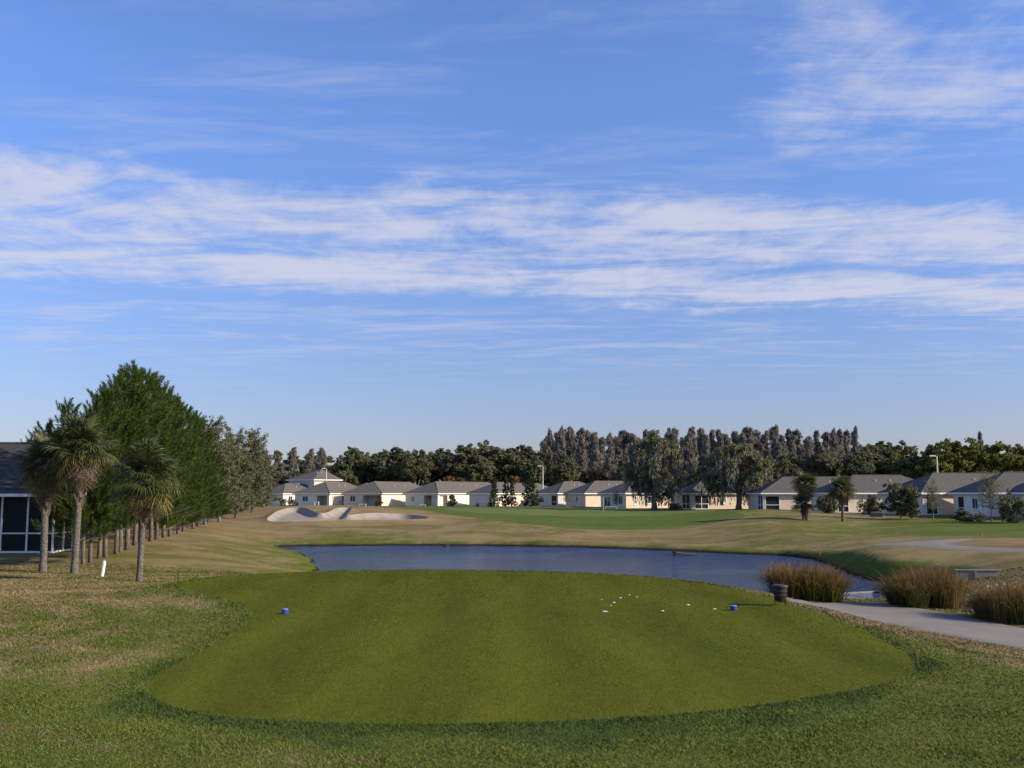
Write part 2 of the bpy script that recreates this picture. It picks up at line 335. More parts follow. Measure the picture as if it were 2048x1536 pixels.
def m_turf_blades():
    m, T, b = mat('turf_blades'); r = attr(T, 'tone'); p = pos(T)
    c, h = grass_colour(T, p, attr(T, 'lush'))
    k = T.m('MULTIPLY_ADD', r, .7, .7); c = T.mix(1., c, T.new('ShaderNodeCombineColor', Red=k, Green=k, Blue=k).outputs[0], 'MULTIPLY')
    T.put(b.inputs['Base Color'], c); b.inputs['Roughness'].default_value = .8; b.inputs['Specular IOR Level'].default_value = .15
m_turf_blades()
def m_tee_blades():
    m, T, b = mat('tee_blades'); r = attr(T, 'tone'); p = pos(T)
    sx = T.new('ShaderNodeSeparateXYZ', Vector=p).outputs[0]; n1 = T.noise(T.mapping(p, (.9, .16, .6)), 1., 5., .65, .5)
    sw = T.m('MULTIPLY', T.m('SINE', T.m('MULTIPLY', T.m('MULTIPLY_ADD', n1, .35, sx), 2.6)), .16)
    c = T.mix(T.sstep(T.m('ADD', T.m('ADD', T.m('MULTIPLY', r, .6), sw), T.m('MULTIPLY', T.m('SUBTRACT', n1, .5), 1.5)), -.1, .95), (.058, .075, .005), (.124, .135, .013))
    T.put(b.inputs['Base Color'], T.mix(T.sstep(r, .955, .97), c, (.24, .20, .09))); b.inputs['Roughness'].default_value = 1; b.inputs['Specular IOR Level'].default_value = 0
m_tee_blades()
def m_bark(name, c0, c1, sx=8, sz=1.5):
    m, T, b = mat(name); p = objco(T); n = T.noise(T.mapping(p, (sx, sx, sz)), 1.5, 5., .65)
    T.put(b.inputs['Base Color'], T.mix(T.sstep(n, .3, .7), c0, c1)); b.inputs['Roughness'].default_value = 1
    bump(T, b, n, .8, .04)
m_bark('pine_bark', (.07, .052, .042), (.19, .155, .13)); m_bark('grey_bark', (.12, .10, .085), (.26, .23, .20)); m_bark('palm_bark', (.026, .022, .018), (.19, .17, .14), 9, 13)
m_bark('roof_shingle', (.085, .074, .060), (.13, .113, .093), 2.2, 9); m_bark('roof_shingle_dark', (.062, .055, .048), (.10, .09, .079), 2.2, 9); m_bark('roof_shingle_black', (.022, .021, .02), (.045, .042, .04), 2.2, 9)
simple('wall_peach', (.70, .56, .42), .9, .06, .7); simple('wall_cream', (.78, .70, .56), .9, .05, .7); simple('wall_grey', (.58, .54, .46), .9, .05, .7)
simple('wall_sage', (.56, .55, .46), .9, .05, .7)
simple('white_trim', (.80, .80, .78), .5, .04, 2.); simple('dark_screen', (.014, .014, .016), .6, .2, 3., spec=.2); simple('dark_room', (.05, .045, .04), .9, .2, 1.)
simple('window_glass', (.03, .04, .05), .08, .1, 1., spec=.8); simple('blind_white', (.62, .62, .64), .6, .06, 3.)
simple('door_paint', (.35, .27, .17), .5, .1, 3.); simple('lamp_metal', (.62, .62, .62), .4, .06, 3.); simple('lamp_lens', (.75, .76, .78), .3, .04, 3.)
simple('black_plastic', (.022, .022, .024), .5, .25, 8., spec=.4, bmp=.2); simple('dark_metal', (.03, .03, .032), .5, .2, 8., .5)
simple('marker_blue', (.028, .055, .27), .45, .15, 9.); simple('marker_top', (.20, .30, .55), .4, .1, 9.); simple('stake_white', (.78, .77, .74), .6, .06, 4.); simple('stake_red', (.45, .10, .07), .6, .1, 4.)
simple('concrete', (.24, .22, .19), .95, .18, 1.5, bmp=.3); simple('concrete_pale', (.40, .37, .32), .95, .15, 2., bmp=.3); simple('white_scrap', (.80, .80, .78), .8, .06, 12.)
simple('stone_pale', (.30, .265, .22), .95, .25, 4., bmp=.4); simple('wet_timber', (.045, .042, .04), .7, .3, 5., bmp=.3); simple('duck_dark', (.035, .035, .045), .7, .3, 8.)
simple('ac_metal', (.10, .10, .10), .6, .15, 5.); simple('patio_cushion', (.45, .08, .05), .8, .1, 5.)

# ------------------------------------------------------------------ mesh helpers
def tag(o, label=None, cat=None, group=None, kind=None):
    for k, v in (('label', label), ('category', cat), ('group', group), ('kind', kind)):
        if v: o[k] = v
    return o
def link(name, me, parent=None, loc=None):
    o = bpy.data.objects.new(name, me); COL.objects.link(o)
    if parent: o.parent = parent
    if loc is not None: o.location = loc
    return o
def empty(name, loc=(0, 0, 0), rz=0, scale=1):
    o = link(name, None); o.location = loc; o.rotation_euler = (0, 0, rz); o.scale = (scale,) * 3 if not isinstance(scale, tuple) else scale
    o.empty_display_size = .2; return o
def npmesh(name, V, Fc, m, smooth=False, **attrs):
    me = bpy.data.meshes.new(name); V = np.asarray(V, np.float32); Fc = np.asarray(Fc, np.int32); n, k = Fc.shape
    me.vertices.add(len(V)); me.vertices.foreach_set('co', V.ravel())
    me.loops.add(n * k); me.loops.foreach_set('vertex_index', Fc.ravel())
    me.polygons.add(n); me.polygons.foreach_set('loop_start', np.arange(0, n * k, k, dtype=np.int32))
    me.polygons.foreach_set('use_smooth', np.full(n, smooth))
    me.update(calc_edges=True)
    for a, v in attrs.items():
        dom = 'POINT' if len(v) == len(V) else 'FACE'
        at_ = me.attributes.new(a, 'FLOAT', dom); at_.data.foreach_set('value', np.asarray(v, np.float32))
    me.materials.append(MATS[m]); return me
class MB:
    """collects simple solids into one mesh"""
    def __init__(s): s.v = []; s.f = []
    def add(s, v, f): k = len(s.v); s.v += [tuple(p) for p in v]; s.f += [tuple(i + k for i in q) for q in f]; return s
    def box(s, x0, x1, y0, y1, z0, z1):
        return s.add([(x0,y0,z0),(x1,y0,z0),(x1,y1,z0),(x0,y1,z0),(x0,y0,z1),(x1,y0,z1),(x1,y1,z1),(x0,y1,z1)], [(0,3,2,1),(4,5,6,7),(0,1,5,4),(1,2,6,5),(2,3,7,6),(3,0,4,7)])
    def tube(s, pts, rad, n=8, caps=True):
        pts = [Vector(p) for p in pts]; rad = rad if isinstance(rad, (list, tuple)) else [rad] * len(pts); base = len(s.v); ux = None
        for i, p in enumerate(pts):
            d = (pts[min(i + 1, len(pts) - 1)] - pts[max(i - 1, 0)]).normalized()
            if ux is None: ux = d.orthogonal().normalized()
            else: ux = (ux - d * ux.dot(d)).normalized()
            uy = d.cross(ux)
            for k in range(n):
                a = 2 * math.pi * k / n; s.v.append(tuple(p + (ux * math.cos(a) + uy * math.sin(a)) * rad[i]))
        for i in range(len(pts) - 1):
            for k in range(n): a, b = base + i * n + k, base + i * n + (k + 1) % n; s.f.append((a, b, b + n, a + n))
        if caps: s.f.append(tuple(base + k for k in reversed(range(n)))); e = base + (len(pts) - 1) * n; s.f.append(tuple(e + k for k in range(n)))
        return s
    def lathe(s, prof, n=16, c=(0, 0), sq=0.):
        base = len(s.v)
        for r, z in prof:
            for k in range(n):
                a = 2 * math.pi * (k + .5) / n; q = (abs(math.cos(a)) ** 4 + abs(math.sin(a)) ** 4) ** -.25 if sq else 1; q = 1 + (q - 1) * sq
                s.v.append((c[0] + r * q * math.cos(a), c[1] + r * q * math.sin(a), z))
        for i in range(len(prof) - 1):
            for k in range(n): a, b = base + i * n + k, base + i * n + (k + 1) % n; s.f.append((a, b, b + n, a + n))
        s.f.append(tuple(base + k for k in reversed(range(n)))); e = base + (len(prof) - 1) * n; s.f.append(tuple(e + k for k in range(n)))
        return s
    def mesh(s, name, m, smooth=False):
        me = bpy.data.meshes.new(name); me.from_pydata(s.v, [], s.f); me.materials.append(MATS[m])
        if smooth: me.polygons.foreach_set('use_smooth', [True] * len(me.polygons))
        me.update(); return me
    def build(s, name, m, parent=None, loc=None, smooth=False): return link(name, s.mesh(name, m, smooth), parent, loc)
def bevel(o, w, seg=2):
    md = o.modifiers.new('bevel', 'BEVEL'); md.width = w; md.segments = seg; md.limit_method = 'ANGLE'; return o
def clone(o, parent=None):
    c = o.copy(); COL.objects.link(c); c.parent = parent
    for ch in o.children: clone(ch, c)
    return c

def lush_at(V):
    """how green the turf is: mown arcs round the tee, a dark collar at its edge, green along the water"""
    LU = np.clip(field(WG, V), 0, 1); r = np.hypot(V[:, 0], V[:, 1]); LU = np.where(r > 230, .4, LU)
    x, y = V[:, 0], V[:, 1]; brk = .5 + .5 * np.sin(x * 1.3 + 1.9 * np.sin(y * .7 + x * .31)) * np.sin(y * 1.1 + 2.1 * np.sin(x * .53)); brk2 = .5 + .5 * np.sin(x * 3.1 + 2 * np.sin(y * 1.7)) * np.sin(y * 2.3 + 1.4 * np.sin(x * 2.2))
    dt = poly_sd(V, TEE); arc = np.clip(dt / 1.5, 0, 1) * np.clip((11 - dt) / 3, 0, 1) * (V[:, 0] < 0)
    LU = LU + .13 * np.sin(dt * 4.3 + 1.2 * brk) * arc
    LU = LU + (.12 + .42 * brk + .3 * brk2 * brk) * np.clip(1.3 - np.abs(dt) / (.25 + .35 * brk), 0, 1) * (r < 60)
    fr = np.clip(1.5 - dt / 1.4, 0, 1) * np.clip((15 - V[:, 1]) / 2, 0, 1) * (dt > 0); LU = LU + (.05 + .6 * brk * brk2 + .25 * brk) * fr
    dp = poly_sd(V, POND); return LU + .4 * np.clip(1.2 - dp / 1.2, 0, 1) * (dp > 0)
# ------------------------------------------------------------------ ground sheets, cut along shared outlines
def ground():
    pts = []
    D = 1.5; rows = []
    while D < 330:
        rows.append(D); D += max(.22, D * (.021 if D < 60 else .016)) if D > 7 else 1.
    ts = np.linspace(-.72, .72, 190)
    for i, D in enumerate(rows):
        dt = ts[1] - ts[0]
        for t in ts[(i % 2) * 0:]: pts.append((t * D + (i % 2) * .5 * dt * D, D))
    for D in (380, 460, 600, 900, 1500, 2600, 4200):
        for t in np.linspace(-1.2, 1.2, 40): pts.append((t * D, D))
    for D in np.concatenate([np.arange(-60, 60, 6), np.arange(60, 330, 15)]):      # flanks, seen only from elsewhere
        for s in (-1, 1):
            for k in range(1, 9):
                X = .76 * max(D, 0) + 3 + 2.2 * k ** 1.8; pts.append((s * X, D))
    for X in (-5200, -2500, -900, -400, 400, 900, 2500, 5200):
        for Y in (-3000, -800, -200, 0, 300, 900, 2500, 5000): pts.append((X, Y))
    for X in np.arange(-12, 13, 3.):
        for Y in (-8, -4, -1): pts.append((X, Y))
    P = np.array(pts); P += RNG.normal(0, 1, P.shape) * np.minimum(.004 * np.maximum(np.abs(P[:, 1:2]), 2), .5)
    # extra points in the bunker and round its lip
    lo, hi_ = BUNKER.min(0) - 2, BUNKER.max(0) + 2
    G = np.stack(np.meshgrid(np.arange(lo[0], hi_[0], .42), np.arange(lo[1], hi_[1], .5)), -1).reshape(-1, 2) + RNG.normal(0, .06, (1, 2))
    G = G[poly_sd(G, BUNKER) < 1.6]; P = np.concatenate([P, G])
    polys = [TEE, POND, BUNKER, PATH_NEAR, PATH_FAR, PATH_HOUSE, GREEN, APRON, TONGUE]
    verts = [Vector(p) for p in P.tolist()]; edges = []
    for poly in polys:
        k = len(verts); n = len(poly); verts += [Vector(p) for p in poly.tolist()]; edges += [(k + i, k + (i + 1) % n) for i in range(n)]
    ov, oe, of = delaunay_2d_cdt(verts, edges, [], 0, 1e-4)[:3]
    V = np.array([(v.x, v.y) for v in ov]); Fc = np.array([f for f in of], int)
    Z = final_z(V); LU = lush_at(V)
    cen = V[Fc].mean(1); cls = np.zeros(len(Fc), int)
    for i, poly in ((8, TONGUE), (7, APRON), (6, GREEN), (5, PATH_HOUSE), (4, PATH_FAR), (3, PATH_NEAR), (2, BUNKER), (1, TEE)):
        cls[poly_sd(cen, poly) < 0] = i
    V3 = np.column_stack([V, Z])
    names = {0: ('ground', 'rough_turf'), 1: ('tee_ground', 'tee_turf'), 2: ('bunker_sand', 'bunker_sand'), 3: ('path_by_tee', 'path_concrete'), 4: ('path_across_pond', 'path_concrete'), 5: ('path_to_houses', 'path_concrete'), 6: ('putting_green', 'green_turf'), 7: ('apron_ground', 'apron_turf'), 8: ('fairway', 'fairway_turf')}
    for i, (nm, m) in names.items():
        sel = Fc[cls == i]
        if not len(sel): continue
        u, inv = np.unique(sel, return_inverse=True)
        o = link(nm, npmesh(nm, V3[u], inv.reshape(sel.shape), m, True, lush=LU[u])); tag(o, kind='structure')
        bm = bmesh.new(); bm.from_mesh(o.data); bm.normal_update()
        fl = [f for f in bm.faces if f.normal.z < 0]
        if fl: bmesh.ops.reverse_faces(bm, faces=fl)
        bm.to_mesh(o.data); bm.free()
    lo, hi_ = POND.min(0) - 3, POND.max(0) + 3
    w = link('pond_water', npmesh('pond_water', [(lo[0], lo[1], WATER), (hi_[0], lo[1], WATER), (hi_[0], hi_[1], WATER), (lo[0], hi_[1], WATER)], [(0, 1, 2, 3)], 'pond_water')); tag(w, kind='structure')
ground()

# ------------------------------------------------------------------ grass blades of the rough
def rough_grass():
    N = 1250000
    D = RNG.uniform(6.5, 46, N); t = RNG.uniform(-.86, .86, N); P = np.stack([t * D, D], 1)    # density falls off with distance
    gd, gt = np.linspace(6, 47, 320), np.linspace(-.88, .88, 300)
    GP = np.stack([(gd[:, None] * gt[None, :]).ravel(), np.repeat(gd, 300)], 1)
    tabs = [f.reshape(320, 300) for f in (final_z(GP), lush_at(GP), poly_sd(GP, TEE), poly_sd(GP, POND), poly_sd(GP, PATH_NEAR))]
    fd, ft = (D - 6) / 41 * 319, (t + .88) / 1.76 * 299; i, k = fd.astype(int), ft.astype(int); a, b = fd - i, ft - k
    z, lu, dt, dw, dpth = [(q[i, k] * (1 - a) + q[i + 1, k] * a) * (1 - b) + (q[i, k + 1] * (1 - a) + q[i + 1, k + 1] * a) * b for q in tabs]
    cl = np.sin(P[:, 0] * 2.1 + 2 * np.sin(P[:, 1] * 1.3)) * np.sin(P[:, 1] * 1.9 + 1.7 * np.sin(P[:, 0] * 1.1))
    fr = np.clip(1 - dt / .7, 0, 1) * (.35 + .65 * (.5 + .5 * cl))
    ok = (dt > .02) & (dw > .1) & (dpth > .1) & (RNG.uniform(0, 1, N) < .7 + .25 * cl + .5 * fr)
    P, D, fr, cl, z, lu = (q[ok] for q in (P, D, fr, cl, z, lu)); n = len(P)
    h = (.010 + .014 * RNG.random(n) + .008 * np.clip(cl, 0, 1) + .018 * fr * RNG.random(n)) * (1 + D / 60); w = (.0022 + .0004 * D) * (.7 + .6 * RNG.random(n))
    a = RNG.uniform(0, 2 * np.pi, n); b = a + RNG.normal(1.57, .6, n); ln = h * RNG.uniform(.5, 2.2, n)
    V = np.empty((n, 3, 3)); c, s = np.cos(a) * w, np.sin(a) * w
    V[:, 0] = np.stack([P[:, 0] - c, P[:, 1] - s, z - .004], 1); V[:, 1] = np.stack([P[:, 0] + c, P[:, 1] + s, z - .004], 1)
    V[:, 2] = np.stack([P[:, 0] + np.cos(b) * ln, P[:, 1] + np.sin(b) * ln, z + h], 1)
    me = npmesh('rough_grass', V.reshape(-1, 3), np.arange(n * 3).reshape(n, 3), 'turf_blades', lush=np.repeat(lu, 3), tone=np.repeat(RNG.random(n), 3))
    tag(link('rough_grass', me), 'patchy green and straw coloured rough grass round the tee', 'grass', kind='stuff')
rough_grass()
def tee_grass():
    n = 420000; D = RNG.uniform(11.5, 40, n); t = RNG.uniform(-.5, .5, n); P = np.stack([t * D, D], 1); ok = poly_sd(P, TEE) < 0; P, D = P[ok], D[ok]; n = len(P)
    h = RNG.uniform(.003, .008, n) * (1 + D / 40); w = (.0018 + .00028 * D) * RNG.uniform(.6, 1.4, n); a = RNG.uniform(-.5, .5, n); b = RNG.uniform(0, 6.283, n); ln = h * RNG.uniform(.2, 1.5, n)
    V = np.empty((n, 3, 3)); c, s = np.cos(a) * w, np.sin(a) * w
    V[:, 0] = np.stack([P[:, 0] - c, P[:, 1] - s, 0 * w - .002], 1); V[:, 1] = np.stack([P[:, 0] + c, P[:, 1] + s, 0 * w - .002], 1); V[:, 2] = np.stack([P[:, 0] + np.cos(b) * ln, P[:, 1] + np.sin(b) * ln, h], 1)
    me = npmesh('tee_grass', V.reshape(-1, 3), np.arange(n * 3).reshape(n, 3), 'tee_blades', tone=np.repeat(RNG.random(n), 3))
    tag(link('tee_grass', me), 'closely mown olive green grass covering the tee', 'grass', kind='stuff')
tee_grass()

# ------------------------------------------------------------------ houses
EAVE = 2.55
def wall_with_holes(mb, L, H, holes, place, t=.16):
    us = sorted({0, L, *[h[0] for h in holes], *[h[1] for h in holes]}); zs = sorted({0, H, *[h[2] for h in holes], *[h[3] for h in holes]})
    for i in range(len(us) - 1):
        for j in range(len(zs) - 1):
            u, z = (us[i] + us[i + 1]) / 2, (zs[j] + zs[j + 1]) / 2
            if any(h[0] < u < h[1] and h[2] < z < h[3] for h in holes): continue
            q = [place(us[i], 0, zs[j]), place(us[i + 1], 0, zs[j]), place(us[i + 1], 0, zs[j + 1]), place(us[i], 0, zs[j + 1])]
            mb.add(q, [(0, 1, 2, 3)])
    for h in holes:                                       # reveals
        c = [(h[0], h[2]), (h[1], h[2]), (h[1], h[3]), (h[0], h[3])]
        for k in range(4):
            a, b = c[k], c[(k + 1) % 4]
            mb.add([place(a[0], 0, a[1]), place(b[0], 0, b[1]), place(b[0], t, b[1]), place(a[0], t, a[1])], [(0, 1, 2, 3)])
def bar(mb, place, u0, u1, d0, d1, z0, z1):
    v = [place(u, d, z) for z in (z0, z1) for u, d in ((u0, d0), (u1, d0), (u1, d1), (u0, d1))]
    mb.add(v, [(0, 3, 2, 1), (4, 5, 6, 7), (0, 1, 5, 4), (1, 2, 6, 5), (2, 3, 7, 6), (3, 0, 4, 7)])
def fitting(root, place, kind, u0, u1, z0, z1, trim='white_trim'):
    """fill one opening: window, blind (window with a pale blind), door, screen, open"""
    f = .07; mid = (u0 + u1) / 2
    if kind in ('window', 'blind', 'door'):
        mb = MB()
        for a in ((u0, u0 + f, z0, z1), (u1 - f, u1, z0, z1), (u0 + f, u1 - f, z1 - f, z1), (u0 + f, u1 - f, z0, z0 + f)): bar(mb, place, a[0], a[1], -.035, .10, a[2], a[3])
        if kind != 'door': bar(mb, place, mid - .025, mid + .025, -.01, .08, z0 + f, z1 - f)
        w = mb.build('window_frame' if kind != 'door' else 'door_frame', trim, root)
        pm = {'window': 'window_glass', 'blind': 'blind_white', 'door': 'door_paint'}[kind]
        for a, b in (((u0 + f, mid - .025), (mid + .025, u1 - f)) if kind != 'door' else ((u0 + f, u1 - f),)):
            mb = MB(); bar(mb, place, a, b, .05, .075, z0 + f, z1 - f); mb.build('pane' if kind != 'door' else 'door_leaf', pm, w)
        if kind != 'door':
            mb = MB(); bar(mb, place, u0 - .06, u1 + .06, -.09, -.036, z0 - .09, z0 - .01); mb.build('sill', trim, w)
    elif kind == 'screen':
        n = max(1, round((u1 - u0) / 1.5)); g = (u1 - u0) / n
        rt = MB(); bar(rt, place, u0 + .04, u1 - .04, -.02, .06, .88, .96); bar(rt, place, u0 + .04, u1 - .04, -.02, .06, z0, z0 + .1); rt.build('screen_rail', trim, root)
        for i in range(n + 1):
            c = min(max(u0 + i * g, u0 + .05), u1 - .05); mb = MB(); bar(mb, place, c - .045, c + .045, -.03, .07, z0, z1); mb.build('screen_post', trim, root)
        mb = MB(); bar(mb, place, u0 + .02, u1 - .02, .075, .085, z0 + .02, z1 - .02); mb.build('screen_mesh', 'dark_screen', root)
def house(name, label, xc, D, a, W, L, z=None, wall='wall_peach', left=(), right=(), roof='roof_shingle', pitch=.5, eave=EAVE, group=None, trim='white_trim', ovh=.45, base=None):
    """corner nearest the camera at pixel column xc; left facade W wide, right facade L long; a turns the right facade away"""
    X = colx(xc, D); a = a - math.degrees(math.atan((xc - 1024) / F))
    zb = z if z is not None else CAM_Z - EAVE
    root = empty(name, (X, D, zb), R(a)); tag(root, label, 'house', group)
    pl = lambda u, d, zz: (d, u, zz)              # left facade: plane x'=0, u along +y'
    pr = lambda u, d, zz: (u, d, zz)              # right facade: plane y'=0
    hl = [(f[1], f[2], f[3], f[4]) for f in left]; hr = [(f[1], f[2], f[3], f[4]) for f in right]
    mb = MB(); wall_with_holes(mb, W, eave, hl, pl); wall_with_holes(mb, L, eave, hr, pr)
    mb.add([(L, 0, 0), (L, W, 0), (L, W, eave), (L, 0, eave)], [(0, 1, 2, 3)]); mb.add([(0, W, 0), (L, W, 0), (L, W, eave), (0, W, eave)], [(3, 2, 1, 0)])
    mb.build('wall', wall, root)
    fo = MB(); fo.box(-.06, L + .06, -.06, W + .06, -1.1, .04); fo.build('foundation', 'concrete', root)
    for pos_, fs in ((pl, left), (pr, right)):
        for f in fs:
            if f[0] == 'open' or f[0] == 'screen':           # a porch behind the opening
                mb = MB(); dp = 2.2
                u0, u1, z0, z1 = f[1:5]
                for q in ([(u0, dp, z0), (u1, dp, z0), (u1, dp, z1), (u0, dp, z1)], [(u0, .16, z0), (u0, dp, z0), (u0, dp, z1), (u0, .16, z1)], [(u1, .16, z0), (u1, dp, z0), (u1, dp, z1), (u1, .16, z1)], [(u0, .16, z1), (u1, .16, z1), (u1, dp, z1), (u0, dp, z1)]):
                    mb.add([pos_(*p) for p in q], [(0, 1, 2, 3)])
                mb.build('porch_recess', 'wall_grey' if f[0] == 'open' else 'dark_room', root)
            if f[0] != 'open': fitting(root, pos_, *f[:5], trim=trim)
    # hip roof with thickness, fascia under its edge
    o = ovh; rh = (W / 2 + o) * pitch; zt = eave + .17
    A = [(-o, -o, zt), (L + o, -o, zt), (L + o, W + o, zt), (-o, W + o, zt), (W / 2, W / 2, zt + rh), (max(L - W / 2, W / 2 + .3), W / 2, zt + rh)]
    rb = MB().add(A, [(0, 1, 5, 4), (1, 2, 5), (2, 3, 4, 5), (3, 0, 4)]); ro = rb.build('roof', roof, root)
    fb = MB()
    for q in ((-o, L + o, -o - .03, -o + .02), (-o, L + o, W + o - .02, W + o + .03)): fb.box(q[0], q[1], q[2], q[3], eave - .03, zt - .004)
    for q in ((-o - .03, -o + .02), (L + o - .02, L + o + .03)): fb.box(q[0], q[1], -o + .02, W + o - .02, eave - .03, zt - .004)
    fb.build('fascia', trim, ro)
    sf = MB().add([(-o, -o, eave + .004), (L + o, -o, eave + .004), (L + o, W + o, eave + .004), (-o, W + o, eave + .004)], [(3, 2, 1, 0)]); sf.build('soffit', trim, ro)
    rc = MB().tube([A[4], A[5]], .07, 6)
    for p, q in ((0, 4), (3, 4), (1, 5), (2, 5)): rc.tube([A[p], A[q]], .05, 6)
    rc.build('ridge_cap', roof, ro)
    for k in range(2):                                       # vent pipes
        t = .35 + .3 * k; vx = W / 2 + (L - W) * t; vp = MB().tube([(vx, W * .3, zt + rh * .5), (vx, W * .3, zt + rh * .62 + .35)], .06, 8); vp.build('vent_pipe', 'lamp_metal', ro)
    return root
win, bld, dor, scr, opn = 'window', 'blind', 'door', 'screen', 'open'
G1 = 'houses along the far side of the course'
house('house', 'small grey-walled house at far left of the house row, beside the grey-green trees', 566, 232, 40, 8.6, 14, wall='wall_cream', left=[(win, 2, 3.2, .9, 2.1)], right=[(win, 1.6, 2.8, .9, 2.1), (dor, 4, 5, 0, 2.1)], group=G1, eave=2.5)
house('house', 'house below the two-storey house, with porch and pale doorway on its sunlit end', 659, 216, 54, 9.2, 17, wall='wall_cream', left=[(opn, .6, 3.4, .02, 2.2), (win, 5.6, 7.2, .9, 2.1)], right=[(dor, .9, 2.0, 0, 2.15), (win, 4.6, 5.8, .9, 2.1)], group=G1)
house('house', 'peach house with porch, directly behind the middle of the sand bunker', 763, 214, 60, 9.3, 26, left=[(opn, .5, 4.6, .02, 2.25), (win, 6.4, 7.8, .85, 2.15)], right=[(bld, 2.6, 4.4, .7, 2.1), (bld, 8.6, 9.8, .7, 2.1)], group=G1)
house('house', 'house with white sunlit wall right of the bunker, blue-grey shaded end with deep porch', 876, 212, 50, 9.2, 28, wall='wall_cream', left=[(opn, .4, 3.9, .02, 2.25), (win, 6.4, 7.6, .85, 2.1)], right=[(opn, .5, 3.2, .02, 2.25), (bld, 5.2, 7.0, .9, 2.1)], group=G1)
house('house', 'low house half hidden behind dark conifers, peach end wall in sun', 991, 208, 42, 8.4, 11.5, left=[(bld, 1.0, 1.9, .9, 2.0), (bld, 3.2, 4.2, .9, 2.0), (bld, 6.4, 7.4, .3, 2.1)], right=[(win, .9, 2.2, .9, 2.1), (win, 4, 5.2, .9, 2.1)], group=G1)
house('house', 'peach house showing only between the two dark conifers', 1027, 232, 40, 8.6, 16, left=[(win, 2, 3.2, .9, 2.1)], right=[(bld, 1.2, 2.0, .9, 2.1), (win, 3.4, 4.4, .9, 2.1)], group=G1)
house('house', 'house with screened door near the front left corner, just right of the dark conifers', 1116, 207, 33, 9.0, 13, wall='wall_sage', left=[(scr, .4, 2.6, .05, 2.2), (win, 5.4, 7.2, .7, 2.2)], right=[(bld, 1.0, 2.0, .7, 2.1), (bld, 3.6, 4.6, .7, 2.1)], group=G1)
house('house', 'middle house of three stepped ones left of the moss-hung oak, two peach panels in sun', 1171, 196, 27, 8.8, 15, left=[(win, 2.6, 4.2, .2, 2.1)], right=[(win, 4.4, 5.0, .8, 2.1), (bld, 6.5, 7.6, .8, 2.1)], group=G1)
house('house', 'house against the moss-hung oak, white-framed glass doors and pale corner', 1252, 180, 31, 9.2, 13, wall='wall_peach', left=[(win, 1.2, 2.6, .7, 2.2), (win, 5.6, 7.8, .1, 2.2)], right=[(bld, 1.6, 2.2, .6, 2.2), (win, 4.5, 5.7, .8, 2.1)], group=G1)
house('house', 'house with white-framed screened corner porch between the two moss-hung oaks', 1381, 166, 24, 7.6, 16, left=[(scr, .2, 3.4, .05, 2.35)], right=[(scr, .7, 3.2, .05, 2.25), (bld, 5.4, 6.4, .9, 2.1)], group=G1, roof='roof_shingle_dark')
house('house', 'peach house with wide screened opening right behind the twin palm', 1526, 150, 15, 9.0, 19, left=[(scr, .3, 3.0, .05, 2.3)], right=[(scr, .3, 2.5, .05, 2.2), (bld, 5.0, 5.9, .3, 2.15), (win, 9, 10.4, .8, 2.1)], group=G1, roof='roof_shingle_dark')
house('house', 'peach house right of the single palm, partly behind shrubs and white screen posts', 1670, 136, 22, 9.0, 16, left=[(scr, .3, 3.2, .05, 2.3)], right=[(scr, .3, 1.9, .05, 2.25), (bld, 4.4, 5.3, .4, 2.15), (win, 8, 9.2, .8, 2.1)], group=G1, roof='roof_shingle_dark')
house('house', 'house behind the dark bushy tree, white window with blind beside a screened frame', 1845, 122, 33, 9.0, 22, left=[(win, 2.5, 4, .9, 2.1)], right=[(scr, .4, 2.0, .05, 2.2), (bld, 5.0, 7.0, .75, 2.2), (win, 10, 11.2, .8, 2.1)], group=G1, roof='roof_shingle_dark', wall='wall_peach')
house('house', 'pale house near the right edge, sunlit white corner by a thin bare tree', 1972, 113, 25, 8.6, 18, wall='wall_cream', left=[(win, 2.1, 3.6, .8, 2.1), (scr, 5.6, 7.4, .3, 2.2)], right=[(scr, 1.7, 2.9, .05, 2.2), (win, 6, 7.2, .8, 2.1)], group=G1, roof='roof_shingle_dark')
house('house', 'house cut by the right picture edge behind grey shrubs', 2090, 106, 28, 9.0, 18, wall='wall_cream', left=[(win, 1.8, 3.2, .8, 2.1), (scr, 5.2, 7.6, .05, 2.2)], right=[(win, 1.8, 3.2, .8, 2.1)], group=G1, roof='roof_shingle_dark')
house('house', 'roof peeping over between the bunker houses, set far behind them', 735, 243, 50, 9, 14, wall='wall_cream', left=[(win, 2, 3.2, .9, 2.1)], group=G1)
house('house', 'roof peeping over behind the white sunlit house', 876, 246, 50, 9, 14, wall='wall_cream', left=[(win, 2, 3.2, .9, 2.1)], group=G1)
# two-storey house behind the row
th = house('two_storey_house', 'two-storey white house with hipped roof rising behind the left houses', 628, 240, 33, 11.4, 7.4, wall='wall_grey', eave=5.85, pitch=.42, ovh=.5,
      left=[(win, 5.3, 6.3, 3.6, 5.2), (win, 6.8, 7.8, 3.6, 5.2), (win, 8.3, 9.3, 3.6, 5.2), (win, 2, 3.4, .8, 2.2)], right=[(win, 2.2, 3.4, .9, 2.2), (win, 4.6, 5.8, 3.7, 5.1)])

